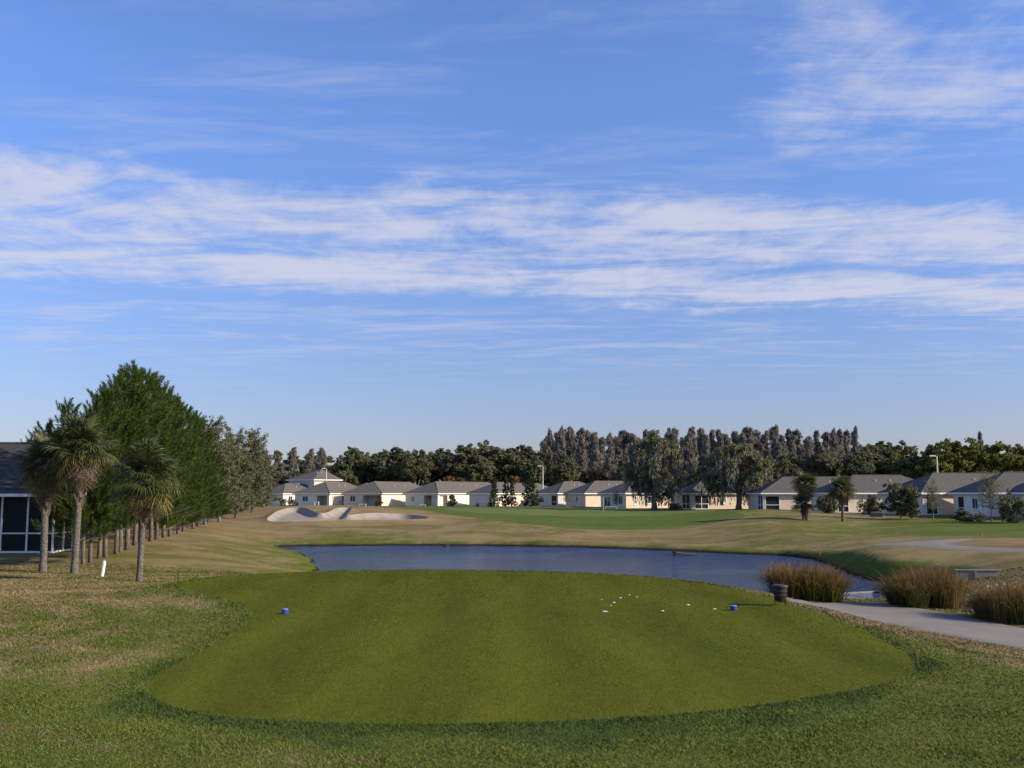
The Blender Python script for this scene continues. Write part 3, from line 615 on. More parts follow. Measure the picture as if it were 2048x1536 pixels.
# near house at the left edge with screened porch
def near_house():
    bx, by = hit(104, 1106); z0 = gz(bx, by)
    root = empty('near_house', (bx, by, z0)); tag(root, 'dark-roofed house with white-framed black screened porch at left edge', 'house')
    H = 3.05; n = 5; g = 1.36; Wd = n * g
    # screened porch: front along -x', right side along +y'
    side = 2.5
    MB().box(-Wd, .0, .03, side, -.3, .02).build('porch_slab', 'concrete', root)
    for i in range(n + 1): MB().box(-i * g - .04, -i * g + .04, -.04, .04, .1, H - .12).build('screen_post', 'white_trim', root)
    MB().box(-.05, .05, side - .1, side, .1, H - .12).build('screen_post', 'white_trim', root); MB().box(-.04, .04, 1.2, 1.28, .1, H - .12).build('screen_post', 'white_trim', root)
    for nm, z, h, w in (('screen_sill', .0, .1, .06), ('screen_rail', .98, .07, .035), ('screen_beam', H - .12, .14, .07)):
        MB().box(-Wd - w, w, -w, w, z, z + h).build(nm, 'white_trim', root); MB().box(-w, w, w, side - .1, z, z + h).build(nm, 'white_trim', root)
    MB().box(-Wd + .05, -.05, .055, .062, .1, H - .12).build('screen_mesh', 'dark_screen', root); MB().box(-.062, -.055, .08, side - .1, .1, H - .12).build('screen_mesh', 'dark_screen', root)
    # body and roof
    bw = MB().box(-16, -4.6, side, 14, -.4, H - .35); bw.build('wall', 'wall_cream', root)
    MB().box(-Wd - 5.5, -Wd - .08, -.05, side - .02, -.3, H - .35).build('wing_wall', 'wall_cream', root)
    xs0, xs1, y0, y1, zt = -17, .25, -.55, 14.6, H + .03; rh = 3.0
    rf = MB().add([(xs0, y0, zt), (xs1, y0, zt), (xs1, y1, zt), (xs0, y1, zt), (xs0 + 7, 7, zt + rh), (xs1 - 2.6, 7, zt + rh)], [(0, 1, 5, 4), (1, 2, 5), (2, 3, 4, 5), (3, 0, 4)]).build('roof', 'roof_shingle_black', root)
    MB().box(xs0, xs1, y0 - .03, y0 + .05, zt - .16, zt - .003).build('gutter', 'white_trim', rf); MB().box(xs1 - .05, xs1 + .03, y0 + .05, y1, zt - .16, zt - .003).build('gutter', 'white_trim', rf)
    MB().add([(xs0, y0, zt - .02), (xs1, y0, zt - .02), (xs1, y1, zt - .02), (xs0, y1, zt - .02)], [(3, 2, 1, 0)]).build('soffit', 'white_trim', rf)
    MB().tube([(xs0 + 7, 7, zt + rh), (xs1 - 2.6, 7, zt + rh)], .07, 6).build('ridge_cap', 'roof_shingle_black', rf)
near_house()

# ------------------------------------------------------------------ trees
def rand_dirs(n):
    v = RNG.normal(0, 1, (n, 3)); return v / np.linalg.norm(v, axis=1)[:, None]
def leaf_quads(cent, size, elong=1.6, up=None, tone=None):
    """one rhombus per centre, random orientation (or lengthwise along `up`)"""
    n = len(cent); a = rand_dirs(n) if up is None else up
    b = rand_dirs(n); b = np.cross(a, b); b /= np.linalg.norm(b, axis=1)[:, None] + 1e-9
    s = size if np.ndim(size) else np.full(n, size); s = s[:, None]
    V = np.empty((n, 4, 3)); V[:, 0] = cent - a * s * elong / 2; V[:, 1] = cent + b * s / 2; V[:, 2] = cent + a * s * elong / 2; V[:, 3] = cent - b * s / 2
    return V.reshape(-1, 3), np.arange(n * 4).reshape(n, 4), np.repeat(RNG.random(n) if tone is None else tone, 4)
def crown_mesh(name, clumps, per, size, m, elong=1.6, flat=.75, updir=None):
    """clumps: (x,y,z,r)"""
    C_ = np.array(clumps); k = np.repeat(np.arange(len(C_)), per); n = len(k)
    d = rand_dirs(n) * (RNG.random(n) ** .45)[:, None]; d[:, 2] *= flat
    P = C_[k, :3] + d * C_[k, 3:4]
    tone = np.clip(.5 + .35 * (RNG.random(len(C_))[k] - .5) + .5 * (RNG.random(n) - .5), 0, 1)
    up = None
    if updir is not None: up = rand_dirs(n) * .6 + np.array(updir); up /= np.linalg.norm(up, axis=1)[:, None]
    V, Fc, t = leaf_quads(P, size * RNG.uniform(.6, 1.3, n), elong, up, tone)
    return npmesh(name, V, Fc, m, tone=t)
def trunk_mesh(name, h, r, m, branches=(), lean=0., flare=1.5, n=9):
    mb = MB(); k = 7; pts = []; rad = []
    for i in range(k + 1):
        s = i / k; pts.append((lean * s + .08 * r * 6 * math.sin(s * 4 + h), .05 * r * 6 * math.sin(s * 5.1 + 2 * h), -.25 + (h + .25) * s)); rad.append(r * (1 - .72 * s) * (flare if i == 0 else 1.1 if i == 1 else 1))
    mb.tube(pts, rad, n)
    for p, q, rr in branches: 
        md = (Vector(p) + Vector(q)) / 2 + Vector((0, 0, -.06 * (Vector(q) - Vector(p)).length)); mb.tube([p, md, q], [rr, rr * .7, rr * .3], 5, False)
    return mb.mesh(name, m, True)
def make_tree(name, trunk, crown, extra=()):
    root = empty(name); link('trunk', trunk, root); link('crown', crown, root)
    for nm, me in extra: link(nm, me, root)
    return root
def broad(h, w, low, seed, leafm, bark='grey_bark', ncl=42, per=110, size=.42, tr=.35, holes=.0, peak=1.0):
    """lobed crown: a dozen big lobes, each broken into small sprays of leaves on its shell"""
    rs = random.Random(seed); lobes = []; cl = []; br = []; zc = (h + low) / 2; hz = (h - low) / 2; m = min(w, h - low)
    while len(lobes) < 15:
        x, y, z = (rs.uniform(-1, 1) for _ in range(3)); q = x * x + y * y + z * z
        if q > 1 or q < .2: continue
        taper = 1 - .35 * max(0, z) ** peak; lobes.append((x * w * .4 * taper, y * w * .4 * taper, zc + z * hz * .82, m * rs.uniform(.15, .27)))
    lobes.append((0, 0, zc, m * .3)); n = max(40, ncl * 5)
    for i in range(n):
        L = lobes[i % len(lobes)]; d = Vector((rs.gauss(0, 1), rs.gauss(0, 1), rs.gauss(.25, 1))).normalized() * L[3] * rs.uniform(.5, 1.15)
        cl.append((L[0] + d.x, L[1] + d.y, max(L[2] + d.z * .8, low * .7 + .1, .15), m * rs.uniform(.025, .075) + .06))
    for L in lobes: br.append(((0, 0, max(low * .6, L[2] * .45)), (L[0], L[1], L[2]), tr * .3))
    return trunk_mesh('trunk', h * .72, tr, bark, br), crown_mesh('crown', cl, max(10, int(per * .42)), size * .78, leafm, 1.8, .9)
def cypress(h, w, low, seed, m='cypress_twigs', per=30, size=.17, mossy=.8, dense=1.):
    """winter cypress: straight bole, short level branches in ragged tiers, twigs and moss hanging"""
    rs = random.Random(seed); cl = []; br = []; z = low; ms = []; bias = rs.uniform(0, 6.28)
    while z < h - .3:
        s = (z - low) / (h - low); ww = w / 2 * (1 - s ** 1.3 * .84) * rs.uniform(.35, 1.35)
        for k in range(rs.choice((3, 4, 5, 6))):
            a = rs.uniform(0, 6.283); l = ww * rs.uniform(.35, 1.15) * (1 + .3 * math.cos(a - bias - s * 3)); tip = (math.cos(a) * l, math.sin(a) * l, z + rs.uniform(-.3, .9)); br.append(((0, 0, z - .4), tip, .06))
            for f in (.35, .65, .98): cl.append((tip[0] * f + rs.uniform(-.3, .3), tip[1] * f + rs.uniform(-.3, .3), tip[2] + rs.uniform(-.4, .3), rs.uniform(.18, .55)))
            if rs.random() < mossy: ms.append((tip[0] * .9, tip[1] * .9, tip[2] - .5, .6))
        z += rs.uniform(.4, .8) / dense
    cl += [(rs.uniform(-.1, .1) * k, rs.uniform(-.1, .1) * k, h - .35 * k, .16 + .05 * k) for k in range(6)]
    cr = crown_mesh('crown', cl, per, size, m, 4.6, 1.0, (0, 0, .6))
    mo = crown_mesh('moss', ms or [(0, 0, h * .8, .5)], 15, .15, 'hanging_moss', 8., 1.9, (0, 0, -2.6))
    return trunk_mesh('trunk', h, .3, 'grey_bark', br, flare=2.2), cr, [('moss', mo)]
def feathery(h, w, low, seed, leafm, nb=46, per=24, size=.14, tr=.16):
    """open tree: long arching limbs with fine leaf sprays strung along them"""
    rs = random.Random(seed); cl = []; br = []
    for i in range(nb):
        s = (i + .5) / nb; z0 = low + (h * .8 - low) * s; a = i * 2.4 + rs.uniform(-.4, .4); l = w / 2 * rs.uniform(.55, 1.1) * (1 - .45 * s); rise = h * .2 * rs.uniform(.4, 1.3) * (.4 + s)
        tip = Vector((math.cos(a) * l, math.sin(a) * l, z0 + rise)); st = Vector((0, 0, z0)); br.append((tuple(st), tuple(tip), .05))
        for q in range(9):
            f = .25 + .8 * q / 8; p = st.lerp(tip, f); cl.append((p.x + rs.uniform(-.3, .3), p.y + rs.uniform(-.3, .3), p.z + .25 * math.sin(f * 3) - .35 * max(0, f - .7) + rs.uniform(-.3, .3), rs.uniform(.25, .6)))
    return trunk_mesh('trunk', h * .85, tr, 'grey_bark', br), crown_mesh('crown', cl, per, size, leafm, 2.4, .8)
def cone(h, w, low, seed, leafm, per=26, size=.2):
    rs = random.Random(seed); cl = []; br = []
    for i in range(170):
        s = rs.random() ** 1.25; a = rs.uniform(0, 6.28); l = w / 2 * (1 - s) ** .8 * rs.uniform(.3, 1.1) + .08; z = low + (h - low) * s; p = (math.cos(a) * l, math.sin(a) * l, z + .1 * l); cl.append((*p, rs.uniform(.2, .5)))
        if i % 3 == 0: br.append(((0, 0, z - .1), p, .03))
    return trunk_mesh('trunk', h * .95, .13, 'grey_bark', br), crown_mesh('crown', cl, per, size, leafm, 1.8, .8)
def pine(h, w, low, seed, per=105, ntier=16):
    """needles stand in upright bottle-brush shoots at and along the branch ends"""
    rs = random.Random(seed); tips = []; br = []
    for i in range(ntier):
        s = i / (ntier - 1); z = low + (h - low) * s ** .95; l = w / 2 * (1 - s) ** .55 + .1
        for k in range(9 - int(4 * s)):
            a = rs.uniform(0, 6.283); ll = l * rs.uniform(.4, 1.22); tip = Vector((math.cos(a) * ll, math.sin(a) * ll, z + (.2 + .3 * s) * ll)); st = Vector((0, 0, z - .15))
            br.append((tuple(st), tuple(tip), .018)); m = 1 + int(ll * 2.1)
            for q in range(m):
                f = 1 - .75 * q / max(m, 1); sp = Vector((rs.uniform(-1, 1), rs.uniform(-1, 1), rs.uniform(-.2, .5))) * (.32 if q else .03); d = Vector((math.cos(a) * .45 + rs.uniform(-.3, .3), math.sin(a) * .45 + rs.uniform(-.3, .3), 1)).normalized()
                tips.append((*(st.lerp(tip, f) + sp), *d, rs.uniform(.45, .85), rs.random()))
    for q in range(3): tips.append((rs.uniform(-.1, .1), rs.uniform(-.1, .1), h - .2 - .2 * q, 0, 0, 1, .6, .6))
    Tp = np.array(tips); k = np.repeat(np.arange(len(Tp)), per); n = len(k); ax = Tp[k, 3:6]; f = RNG.random(n)
    d = np.cross(ax, rand_dirs(n)); d /= np.linalg.norm(d, axis=1)[:, None] + 1e-9; d = d * (1.15 - .6 * f)[:, None] + ax * (.45 + .7 * f)[:, None]; d /= np.linalg.norm(d, axis=1)[:, None]
    base = Tp[k, :3] + ax * (f * Tp[k, 6])[:, None]; L_ = RNG.uniform(.17, .29, n)
    b = np.cross(d, rand_dirs(n)); b /= np.linalg.norm(b, axis=1)[:, None] + 1e-9; w_ = .014
    V = np.empty((n, 3, 3)); V[:, 0] = base - b * w_; V[:, 1] = base + b * w_; V[:, 2] = base + d * L_[:, None]
    tone = np.clip(Tp[k, 7] * .6 + RNG.random(n) * .4, 0, 1)
    cr = npmesh('crown', V.reshape(-1, 3), np.arange(n * 3).reshape(n, 3), 'pine_needles', tone=np.repeat(tone, 3))
    return trunk_mesh('trunk', h * .97, .125, 'pine_bark', br, flare=1.3), cr

PROTO = {}
def proto(key, maker):
    PROTO[key] = maker; return maker
def place(pro, name, loc, rz, sc, label, cat, group=None):
    """pro = (trunk mesh, crown mesh, extra); meshes are shared between copies"""
    root = empty(name, loc, rz, sc); tag(root, label, cat, group)
    link('trunk', pro[0], root); link('crown', pro[1], root)
    for nm, me in (pro[2] if len(pro) > 2 else ()): tag(link(nm, me, root), kind='stuff')
    return root

# the pine row
pines = [pine(10, 5.2, 1.8, s) for s in (1, 2, 3)] + [pine(10, 5.4, .7, s) for s in (4, 5)]
row = [(166,1128,6.6),(180,1125,7.3),(197,1117,7.9),(211,1115,8.2),(231,1108,8.8),(240,1104,9.3),(255,1100,9.7),(268,1091,9.8),(282,1087,9.9),(301,1083,9.8),(312,1079,9.9),(328,1076,9.7),(338,1073,9.9),(356,1068,9.7),(367,1063,9.8),(385,1058,9.5),(397,1053,9.5),(413,1049,8.8)]
ordn = ['first', 'second', 'third', 'fourth', 'fifth', 'sixth', 'seventh', 'eighth', 'ninth', 'tenth', 'eleventh', 'twelfth', 'thirteenth', 'fourteenth', 'fifteenth', 'sixteenth', 'seventeenth', 'eighteenth']
for i, (x, y, h) in enumerate(row):
    X, Y = hit(x, y); k = i % 3 if i < 10 else 3 + i % 2
    place(pines[k], 'pine_tree', (X, Y, gz(X, Y)), 2.4 * i, (h / 10 * random.uniform(.92, 1.08), h / 10 * random.uniform(.92, 1.08), h / 10), f'{ordn[i]} pine of the row running away from the screened porch', 'pine tree', 'row of pines on the left')
for i, (x, D, h, lab) in enumerate([(52, 66, 6.3, 'lowest pine top showing over the dark roof at far left'), (88, 64, 7.2, 'pine with open crown just above the dark roof'), (128, 62, 8.3, 'pine rising behind the tall left palm, left of the pine row')]):
    X = colx(x, D); place(pines[i % 3], 'pine_tree', (X, D, gz(X, D)), i, (h / 11, h / 11, h / 10), lab, 'pine tree')

# loose grey-green trees at the end of the pine row
loose = [feathery(11, 6.6, .6, s, 'olive_leaves', 70, 22, .13) for s in (11, 12, 13)]
for i, (x, y, D, h, lab) in enumerate([(412,1040,98,9.8,'grey-green tree closing the end of the pine row, its top highest'), (440,1032,104,9.2,'loose grey-green tree second beyond the pines'), (472,1026,112,8.6,'feathery grey-green tree with moss, middle of the loose group'), (505,1020,122,9.4,'spreading feathery tree with arching twigs, rightmost but one of the loose group'), (455,1022,124,9.6,'loose tree standing behind the grey-green group'), (528,1016,134,7.0,'lowest and rightmost of the loose grey-green trees')]):
    X = colx(x, D); place(loose[i % 3], 'loose_tree', (X, D, gz(X, D)), 1.7 * i, (h / 11 * .95, h / 11 * .95, h / 11), lab, 'tree', 'loose trees beyond the pine row')

# the belt of woodland behind the houses
cyp = [cypress(19, 7.4, 2, s) for s in (21, 22, 23, 24, 25, 28)]
cyp2 = [cypress(19, 6.0, 7, s, per=32, mossy=1.) for s in (26, 27)]
oaks = [broad(15, 11, .4, s, 'oak_leaves', ncl=72, per=95, size=.5) for s in (31, 32, 33, 34)]
ygs = [broad(13, 10, .3, s, 'yellowgreen_leaves', ncl=70, per=95, size=.45) for s in (41, 42)]
olv = [broad(14, 8, .5, s, 'olive_leaves', ncl=64, per=85, size=.42) for s in (43, 44)]
def wood(pros, nm, x, D, top, label, cat, grp, ws=1., href=1.):
    X = colx(x, D); h = (988 - top) / F * D + CAM_Z - .15; s = h / href
    place(random.choice(pros), nm, (X, D, .12), random.uniform(0, 6.28), (s * ws, s * ws, s), label, cat, grp)
Lc, Lo = 'grey-brown leafless cypress in the woodland behind the houses', 'dark evergreen oak in the woodland behind the houses'
GW = 'woodland behind the houses'
def zone(x):
    for lim, t in ((560, 'left of the two-storey house'), (700, 'behind the two-storey house'), (840, 'behind the bunker houses'), (1000, 'behind the white sunlit house'), (1080, 'behind the dark conifers'), (1250, 'left of the tall mossy oak'), (1400, 'behind the tall mossy oak'), (1560, 'behind the lower mossy oak'), (1660, 'behind the twin palms'), (1770, 'behind the single far palm'), (1880, 'left of the tallest street lamp'), (2000, 'right of the tallest street lamp')):
        if x < lim: return t
    return 'beyond the right-hand house'
def lerp_top(x, tab):
    return float(np.interp(x, [t[0] for t in tab], [t[1] for t in tab]))
cy_tab = [(480, 905), (560, 898), (640, 893), (700, 900), (840, 897), (1000, 900), (1070, 895), (1090, 862), (1130, 855), (1200, 862), (1300, 858), (1385, 853), (1450, 862), (1550, 853), (1600, 865), (1680, 860), (1720, 865), (1760, 885), (2300, 892)]
x = 470
while x < 1770:
    wood(cyp + cyp2 if x > 1090 else cyp, 'cypress_tree', x, random.uniform(285, 325), lerp_top(x, cy_tab) + random.choice((0, 2, 5, 9, 14, 22)), f'tall grey-brown leafless cypress in the back of the woodland, {zone(x)}', 'cypress', GW, random.uniform(.85, 1.5), 19.3)
    x += random.uniform(11, 19) if x > 1080 else random.uniform(24, 38)
x = 1090
while x < 1700:
    wood(cyp, 'cypress_tree', x, random.uniform(268, 282), lerp_top(x, cy_tab) + random.uniform(14, 40), f'lower grey-brown cypress in front of the tall ones, {zone(x)}', 'cypress', GW, random.uniform(.85, 1.15), 19.3)
    x += random.uniform(24, 40)
x = 440
while x < 2300:
    wood(oaks, 'oak_tree', x, random.uniform(330, 350), 918 + random.uniform(-8, 10), f'low oak at the very back of the woodland, {zone(x)}', 'oak', GW, 1.5, 15.0)
    x += random.uniform(40, 56)
for x, t, lab in ((1672, 857, 'ragged moss-draped cypress standing out above the wood over the single far palm'), (1716, 853, 'thin lone cypress spire right of the ragged moss-draped one'), (1966, 864, 'lone cypress top poking above the yellow-green trees at right'), (1556, 851, 'highest cypress point above the lower mossy oak'), (1124, 853, 'flat-topped cypress at the left end of the tall stand, its right one'), (1100, 858, 'flat-topped cypress at the very left end of the tall stand')):
    wood(cyp2, 'cypress_tree', x, 278, t, lab, 'cypress', GW, .55, 19.3)
for x, t, w in ((548,935,1.),(600,925,1.),(660,918,1.1),(712,893,1.25),(752,883,1.35),(800,890,1.25),(850,905,1.2),(890,893,1.2),(930,888,1.2),(975,890,1.25),(1020,893,1.2),(1055,886,1.25),(1100,925,1.),(1150,930,1.),(1200,928,1.),(1260,925,1.),(1330,928,1.),(1420,918,1.),(1480,925,1.),(1545,918,1.1),(1600,912,1.1),(1650,906,1.1),(1700,905,1.1),(1745,885,1.15),(1775,878,1.1),(1805,890,1.1),(1835,893,1.1),(1855,905,1.),(2080,895,1.2),(2130,890,1.2),(2190,893,1.2),(2260,893,1.2),(520,940,1.),(490,945,1.)):
    wood(oaks, 'oak_tree', x, random.uniform(262, 276), t, f'dark evergreen oak in the woodland, {zone(x)}', 'oak', GW, w, 15.0)
for x, t in ((1800, 915),(1880,892),(1905,882),(1935,885),(1965,893),(2000,888),(2035,893)):
    wood(ygs, 'yellowgreen_tree', x, random.uniform(254, 262), t, f'yellow-green leafy tree in the woodland, {zone(x)}', 'tree', GW, 1.1, 13.0)  # greener kind of tree, yellow-green is its own leaf colour
for x, t in ((690,905),(830,893),(950,893),(1070,905),(1130,900),(1575,905),(1720,905),(1820,900),(2060,895)):
    wood(olv, 'olive_tree', x, random.uniform(256, 262), t, f'olive-grey tree at the front of the woodland, {zone(x)}', 'tree', GW, 1.0, 14.0)
rus = broad(6, 4, .8, 51, 'russet_leaves', ncl=26, per=70, size=.3)
wood([rus], 'russet_tree', 895, 246, 948, 'small russet-leaved tree showing above the roof of the white house', 'tree', None, 1., 6.0)
wood([rus], 'russet_tree', 1028, 246, 948, 'small russet-leaved tree between the two dark conifers', 'tree', None, 1., 6.0)

# moss-hung oaks
def moss_oak(h, w, seed, hang, ncl=60):
    rs = random.Random(seed); cl = []; br = []; V = []; zc = h * .57
    while len(cl) < ncl:
        x, y, z = (rs.uniform(-1, 1) for _ in range(3)); q = x * x + y * y + z * z
        if q > 1 or q < .12: continue
        cl.append((x * w / 2 * (1 - .3 * max(z, 0)), y * w / 2, zc + z * h * .42, rs.uniform(.7, 1.3)))
    for c in cl: br.append(((0, 0, h * .18 + .2 * c[2]), c[:3], .07))
    P = []; U = []; S = []
    for c in cl:
        for k in range(rs.randint(3, 6)):                       # each beard is a bundle of thin hanging strips
            x, y = c[0] + rs.uniform(-.8, .8), c[1] + rs.uniform(-.8, .8); l = rs.uniform(.8, 2.6) * hang
            l = min(l, c[2] - .8)
            for j in range(26):
                f = rs.random() ** 1.2; rr = .2 * (1 - .7 * f); P.append((x + rs.gauss(0, rr), y + rs.gauss(0, rr), c[2] - .1 - f * l))
    P = np.array(P); up = RNG.normal(0, .12, P.shape); up[:, 2] = -1
    mo = npmesh('moss', *leaf_quads(P, RNG.uniform(.07, .14, len(P)), 5.5, up)[:2], 'hanging_moss', tone=np.repeat(RNG.random(len(P)), 4))
    return trunk_mesh('trunk', h * .75, .38, 'grey_bark', br, flare=1.7), crown_mesh('crown', cl, 120, .3, 'olive_leaves' if seed % 2 else 'oak_leaves'), [('moss', mo)]
for i, (x, y, D, h, w, hang, lab) in enumerate([(1310,1019,166,13.3,10.5,1.5,'tall broad oak hung with long grey moss, left of the screened corner porch'), (1475,1020,160,10.8,11.0,1.6,'lower spreading oak dripping with grey moss, right of the screened corner porch')]):
    X = colx(x, D); p = moss_oak(h, w, 61 + i, hang, 78); place(p, 'moss_oak', (X, D, gz(X, D)), i, 1, lab, 'oak', 'moss-hung oaks')

# garden trees and shrubs by the houses
con = [cone(9, 4.4, .25, s, 'hedge_leaves') for s in (71, 72)]
shr = [broad(3, 3.2, -.5, s, 'oak_leaves', ncl=36, per=80, size=.17, tr=.07) for s in (73, 74)]
shg = [broad(3, 3.0, -.3, s, 'olive_leaves', ncl=26, per=60, size=.15, tr=.06) for s in (75, 76)]
bare = [feathery(4, 3.0, 1.1, s, 'olive_leaves', 26, 8, .07, .06) for s in (77, 78)]
GS = 'garden trees in front of the houses'
for pr_, href, nm, x, D, base, top, ws, lab in [
 (con, 9, 'conifer', 988, 193, 1012, 957, .9, 'shorter dark conifer in front of the low house'), (con, 9, 'conifer', 1012, 196, 1012, 950, .7, 'narrow dark conifer beside the shorter one'), (con, 9, 'conifer', 1060, 194, 1012, 933, 1.05, 'tallest dark conifer in front of the houses, beside the street lamp'), (con, 9, 'conifer', 1024, 200, 1013, 962, .8, 'dark conifer filling the gap between the others'),
 (shr, 3, 'garden_tree', 904, 198, 1012, 988, .9, 'small round garden tree before the white sunlit wall'), (shr, 3, 'garden_shrub', 528, 190, 1011, 988, 1., 'dark rounded shrub left of the leftmost house'), (shg, 3, 'garden_shrub', 583, 204, 1010, 994, 1.2, 'sparse shrub before the leftmost house'), (shr, 3, 'garden_shrub', 758, 200, 1012, 989, .6, 'slim shrub at the corner of the peach bunker house'), (shg, 3, 'garden_shrub', 566, 206, 1010, 992, .8, 'thin shrub by the white wall of the leftmost house'),
 (shg, 3, 'garden_shrub', 856, 200, 1013, 1000, .7, 'little shrub before the deep shaded porch'), (bare, 4, 'bare_tree', 1134, 196, 1013, 985, 1., 'small bare tree before the yellow-lit wall'), (bare, 4, 'bare_tree', 1232, 172, 1016, 985, .9, 'thin bare tree before the glass doors'), (shg, 3, 'garden_shrub', 1353, 160, 1018, 1003, 1.5, 'olive shrub beside the white screened corner'), (shr, 3, 'garden_shrub', 1344, 163, 1018, 1006, 1.2, 'dark low shrub under the tall mossy oak'),
 (shr, 3, 'garden_shrub', 1800, 110, 1033, 962, .95, 'big dark bushy tree before the right-hand houses'), (shr, 3, 'garden_shrub', 1748, 118, 1026, 988, .8, 'dark shrub left of the big bushy tree'), (shg, 3, 'garden_shrub', 1728, 122, 1024, 992, .7, 'grey shrub by the white screen posts'), (bare, 4, 'bare_tree', 1864, 108, 1033, 968, .8, 'thin leafy tree before the blind-covered window'), (bare, 4, 'bare_tree', 1980, 100, 1037, 952, .9, 'pale bare tree in front of the sunlit white corner'),
 (shg, 3, 'garden_shrub', 2032, 98, 1038, 975, .9, 'grey-green shrub at the right picture edge'), (shg, 3, 'garden_shrub', 2010, 100, 1037, 990, .6, 'smaller grey shrub left of the edge shrub'), (shr, 3, 'garden_shrub', 1660, 124, 1020, 985, .8, 'dark shrub in the shade behind the single palm'), (shr, 3, 'garden_shrub', 1645, 128, 1020, 990, 1., 'dark shrub between the two far palms'), (shr, 3, 'garden_shrub', 1925, 103, 1035, 1018, 1.6, 'low dark shrub under the window near the right'), (shg, 3, 'garden_shrub', 1960, 102, 1036, 1021, 1.3, 'yellowish low shrub by the white corner')]:
    X = colx(x, D); zb = gz(X, D); h = (988 - top) / F * D + CAM_Z - zb; s = h / href
    place(random.choice(pr_), nm, (X, D, zb), random.uniform(0, 6), (s * ws, s * ws, s), lab, 'tree' if 'tree' in nm or nm == 'conifer' else 'shrub', GS)

# ------------------------------------------------------------------ palms
def frond_mesh(name, m, seed, droop=.3, n=38, blade=.85, pet=.75, spread=2.55):
    rs = random.Random(seed); V = []; Fc = []; tone = []
    def strip(pts, ws, side, t):
        k = len(V)
        for p, w in zip(pts, ws): V.append(tuple(p - side * w)); V.append(tuple(p + side * w)); tone.extend((t, t))
        for i in range(len(pts) - 1): Fc.append((k + 2 * i, k + 2 * i + 1, k + 2 * i + 3, k + 2 * i + 2))
    P = [Vector((0, 0, 0)), Vector((pet * .5, 0, .03)), Vector((pet, 0, 0))]; strip(P, (.03, .02, .016), Vector((0, 1, 0)), .3); strip(P, (.02, .016, .012), Vector((0, 0, 1)), .3)
    for i in range(n):
        a = -spread + 2 * spread * i / (n - 1) + rs.uniform(-.03, .03); L = blade * (1 - .3 * (abs(a) / spread) ** 2) * rs.uniform(.9, 1.08)
        d = Vector((math.cos(a * .82), math.sin(a * .82), 0)); b = Vector((pet + .18 * math.cos(a) * max(0, math.cos(a)), .02 * math.sin(a), .0))
        fold = .22 * abs(math.sin(a)); dr = droop * rs.uniform(.6, 1.5)
        pts = [b, b + d * L * .55 + Vector((0, 0, fold * .55 * L - dr * .18 * L)), b + d * L * .82 + Vector((0, 0, fold * .6 * L - dr * .55 * L)), b + d * L * .95 + Vector((0, 0, fold * .5 * L - dr * 1.15 * L))]
        strip(pts, (.010, .026, .016, .003), Vector((-d.y, d.x, .35 * (1 if i % 2 else -1))).normalized(), rs.random())
    return npmesh(name, V, Fc, m, tone=tone)
FR = [frond_mesh('frond', 'palm_green', s, .32) for s in (1, 2, 3)]; FY = [frond_mesh('frond', 'palm_yellow', s, .6) for s in (4, 5)]; FD = [frond_mesh('dead_frond', 'palm_dead', s, 1.3, 26, .7) for s in (6, 7)]
def palm(base, bud, rad, label, seed, tr=.17, lean=0., ngreen=27, nyel=7, ndead=16, grp=None):
    rs = random.Random(seed); root = empty('palm_tree', base); tag(root, label, 'palm tree', grp)
    mb = MB(); k = 12; pts = []; rr = []
    for i in range(k + 1):
        s = i / k; pts.append((lean * s * s, .03 * math.sin(5 * s), -.25 + (bud + .25) * s)); rr.append(tr * (1.35 if i == 0 else 1.12 if i == 1 else 1 - .12 * s + .03 * math.sin(i * 2.3)))
    mb.tube(pts, rr, 14); link('trunk', mb.mesh('trunk', 'palm_bark', True), root)
    bt = MB()                                                   # old leaf bases criss-crossing the upper trunk
    for i in range(46):
        z = bud * (.55 + .45 * i / 46); a = i * 2.4; x0 = lean * (z / bud) ** 2; c, s_ = math.cos(a), math.sin(a); r0 = tr * .88
        bt.tube([(x0 + c * r0, s_ * r0, z), (x0 + c * (r0 + .05), s_ * (r0 + .05), z + .12), (x0 + c * (r0 + .13), s_ * (r0 + .13), z + .26)], [.05, .035, .018], 5)
    link('leaf_bases', bt.mesh('leaf_bases', 'palm_dead'), root)
    sc = rad / 1.62
    def put(meshes, nm, el, az, roll, s):
        o = link(nm, rs.choice(meshes), root, (lean, 0, bud + .05 * rs.random() + .16 * max(0, math.sin(el))))
        o.rotation_euler = Matrix.Rotation(az, 3, 'Z').to_4x4().to_3x3().__matmul__(Matrix.Rotation(-el, 3, 'Y')).__matmul__(Matrix.Rotation(roll, 3, 'X')).to_euler(); o.scale = (s,) * 3
    for i in range(ngreen): put(FR, 'frond', R(84 - 104 * (i / ngreen) ** .9 + rs.uniform(-14, 14)), i * 2.4 + rs.uniform(-.3, .3), rs.uniform(-.5, .5), sc * rs.uniform(.78, 1.16))
    for i in range(nyel): put(FY, 'frond', R(2 - 46 * rs.random()), i * 2.4 + rs.uniform(-.4, .4), rs.uniform(-.6, .6), sc * rs.uniform(.8, 1.0))
    for i in range(ndead): put(FD, 'dead_frond', R(-48 - 34 * rs.random()), i * 2.4 + rs.uniform(-.4, .4), rs.uniform(-.7, .7), sc * rs.uniform(.65, .9))
    return root
def palm_px(x, y, budy, radpx, label, seed, **kw):
    X, Y = hit(x, y); s = F / Y; palm((X, Y, gz(X, Y)), (y - budy) / s, radpx / s, label, seed, **kw)
palm_px(85, 1143, 945, 68, 'leaning-crowned palm in front of the black screened porch, leftmost palm', 81, tr=.15, ngreen=24, nyel=10, ndead=20, lean=-.1)
palm_px(148, 1147, 912, 74, 'tallest left palm with pale trunk and bare leaf-base collar', 82, tr=.145, nyel=8, ndead=22, lean=.12)
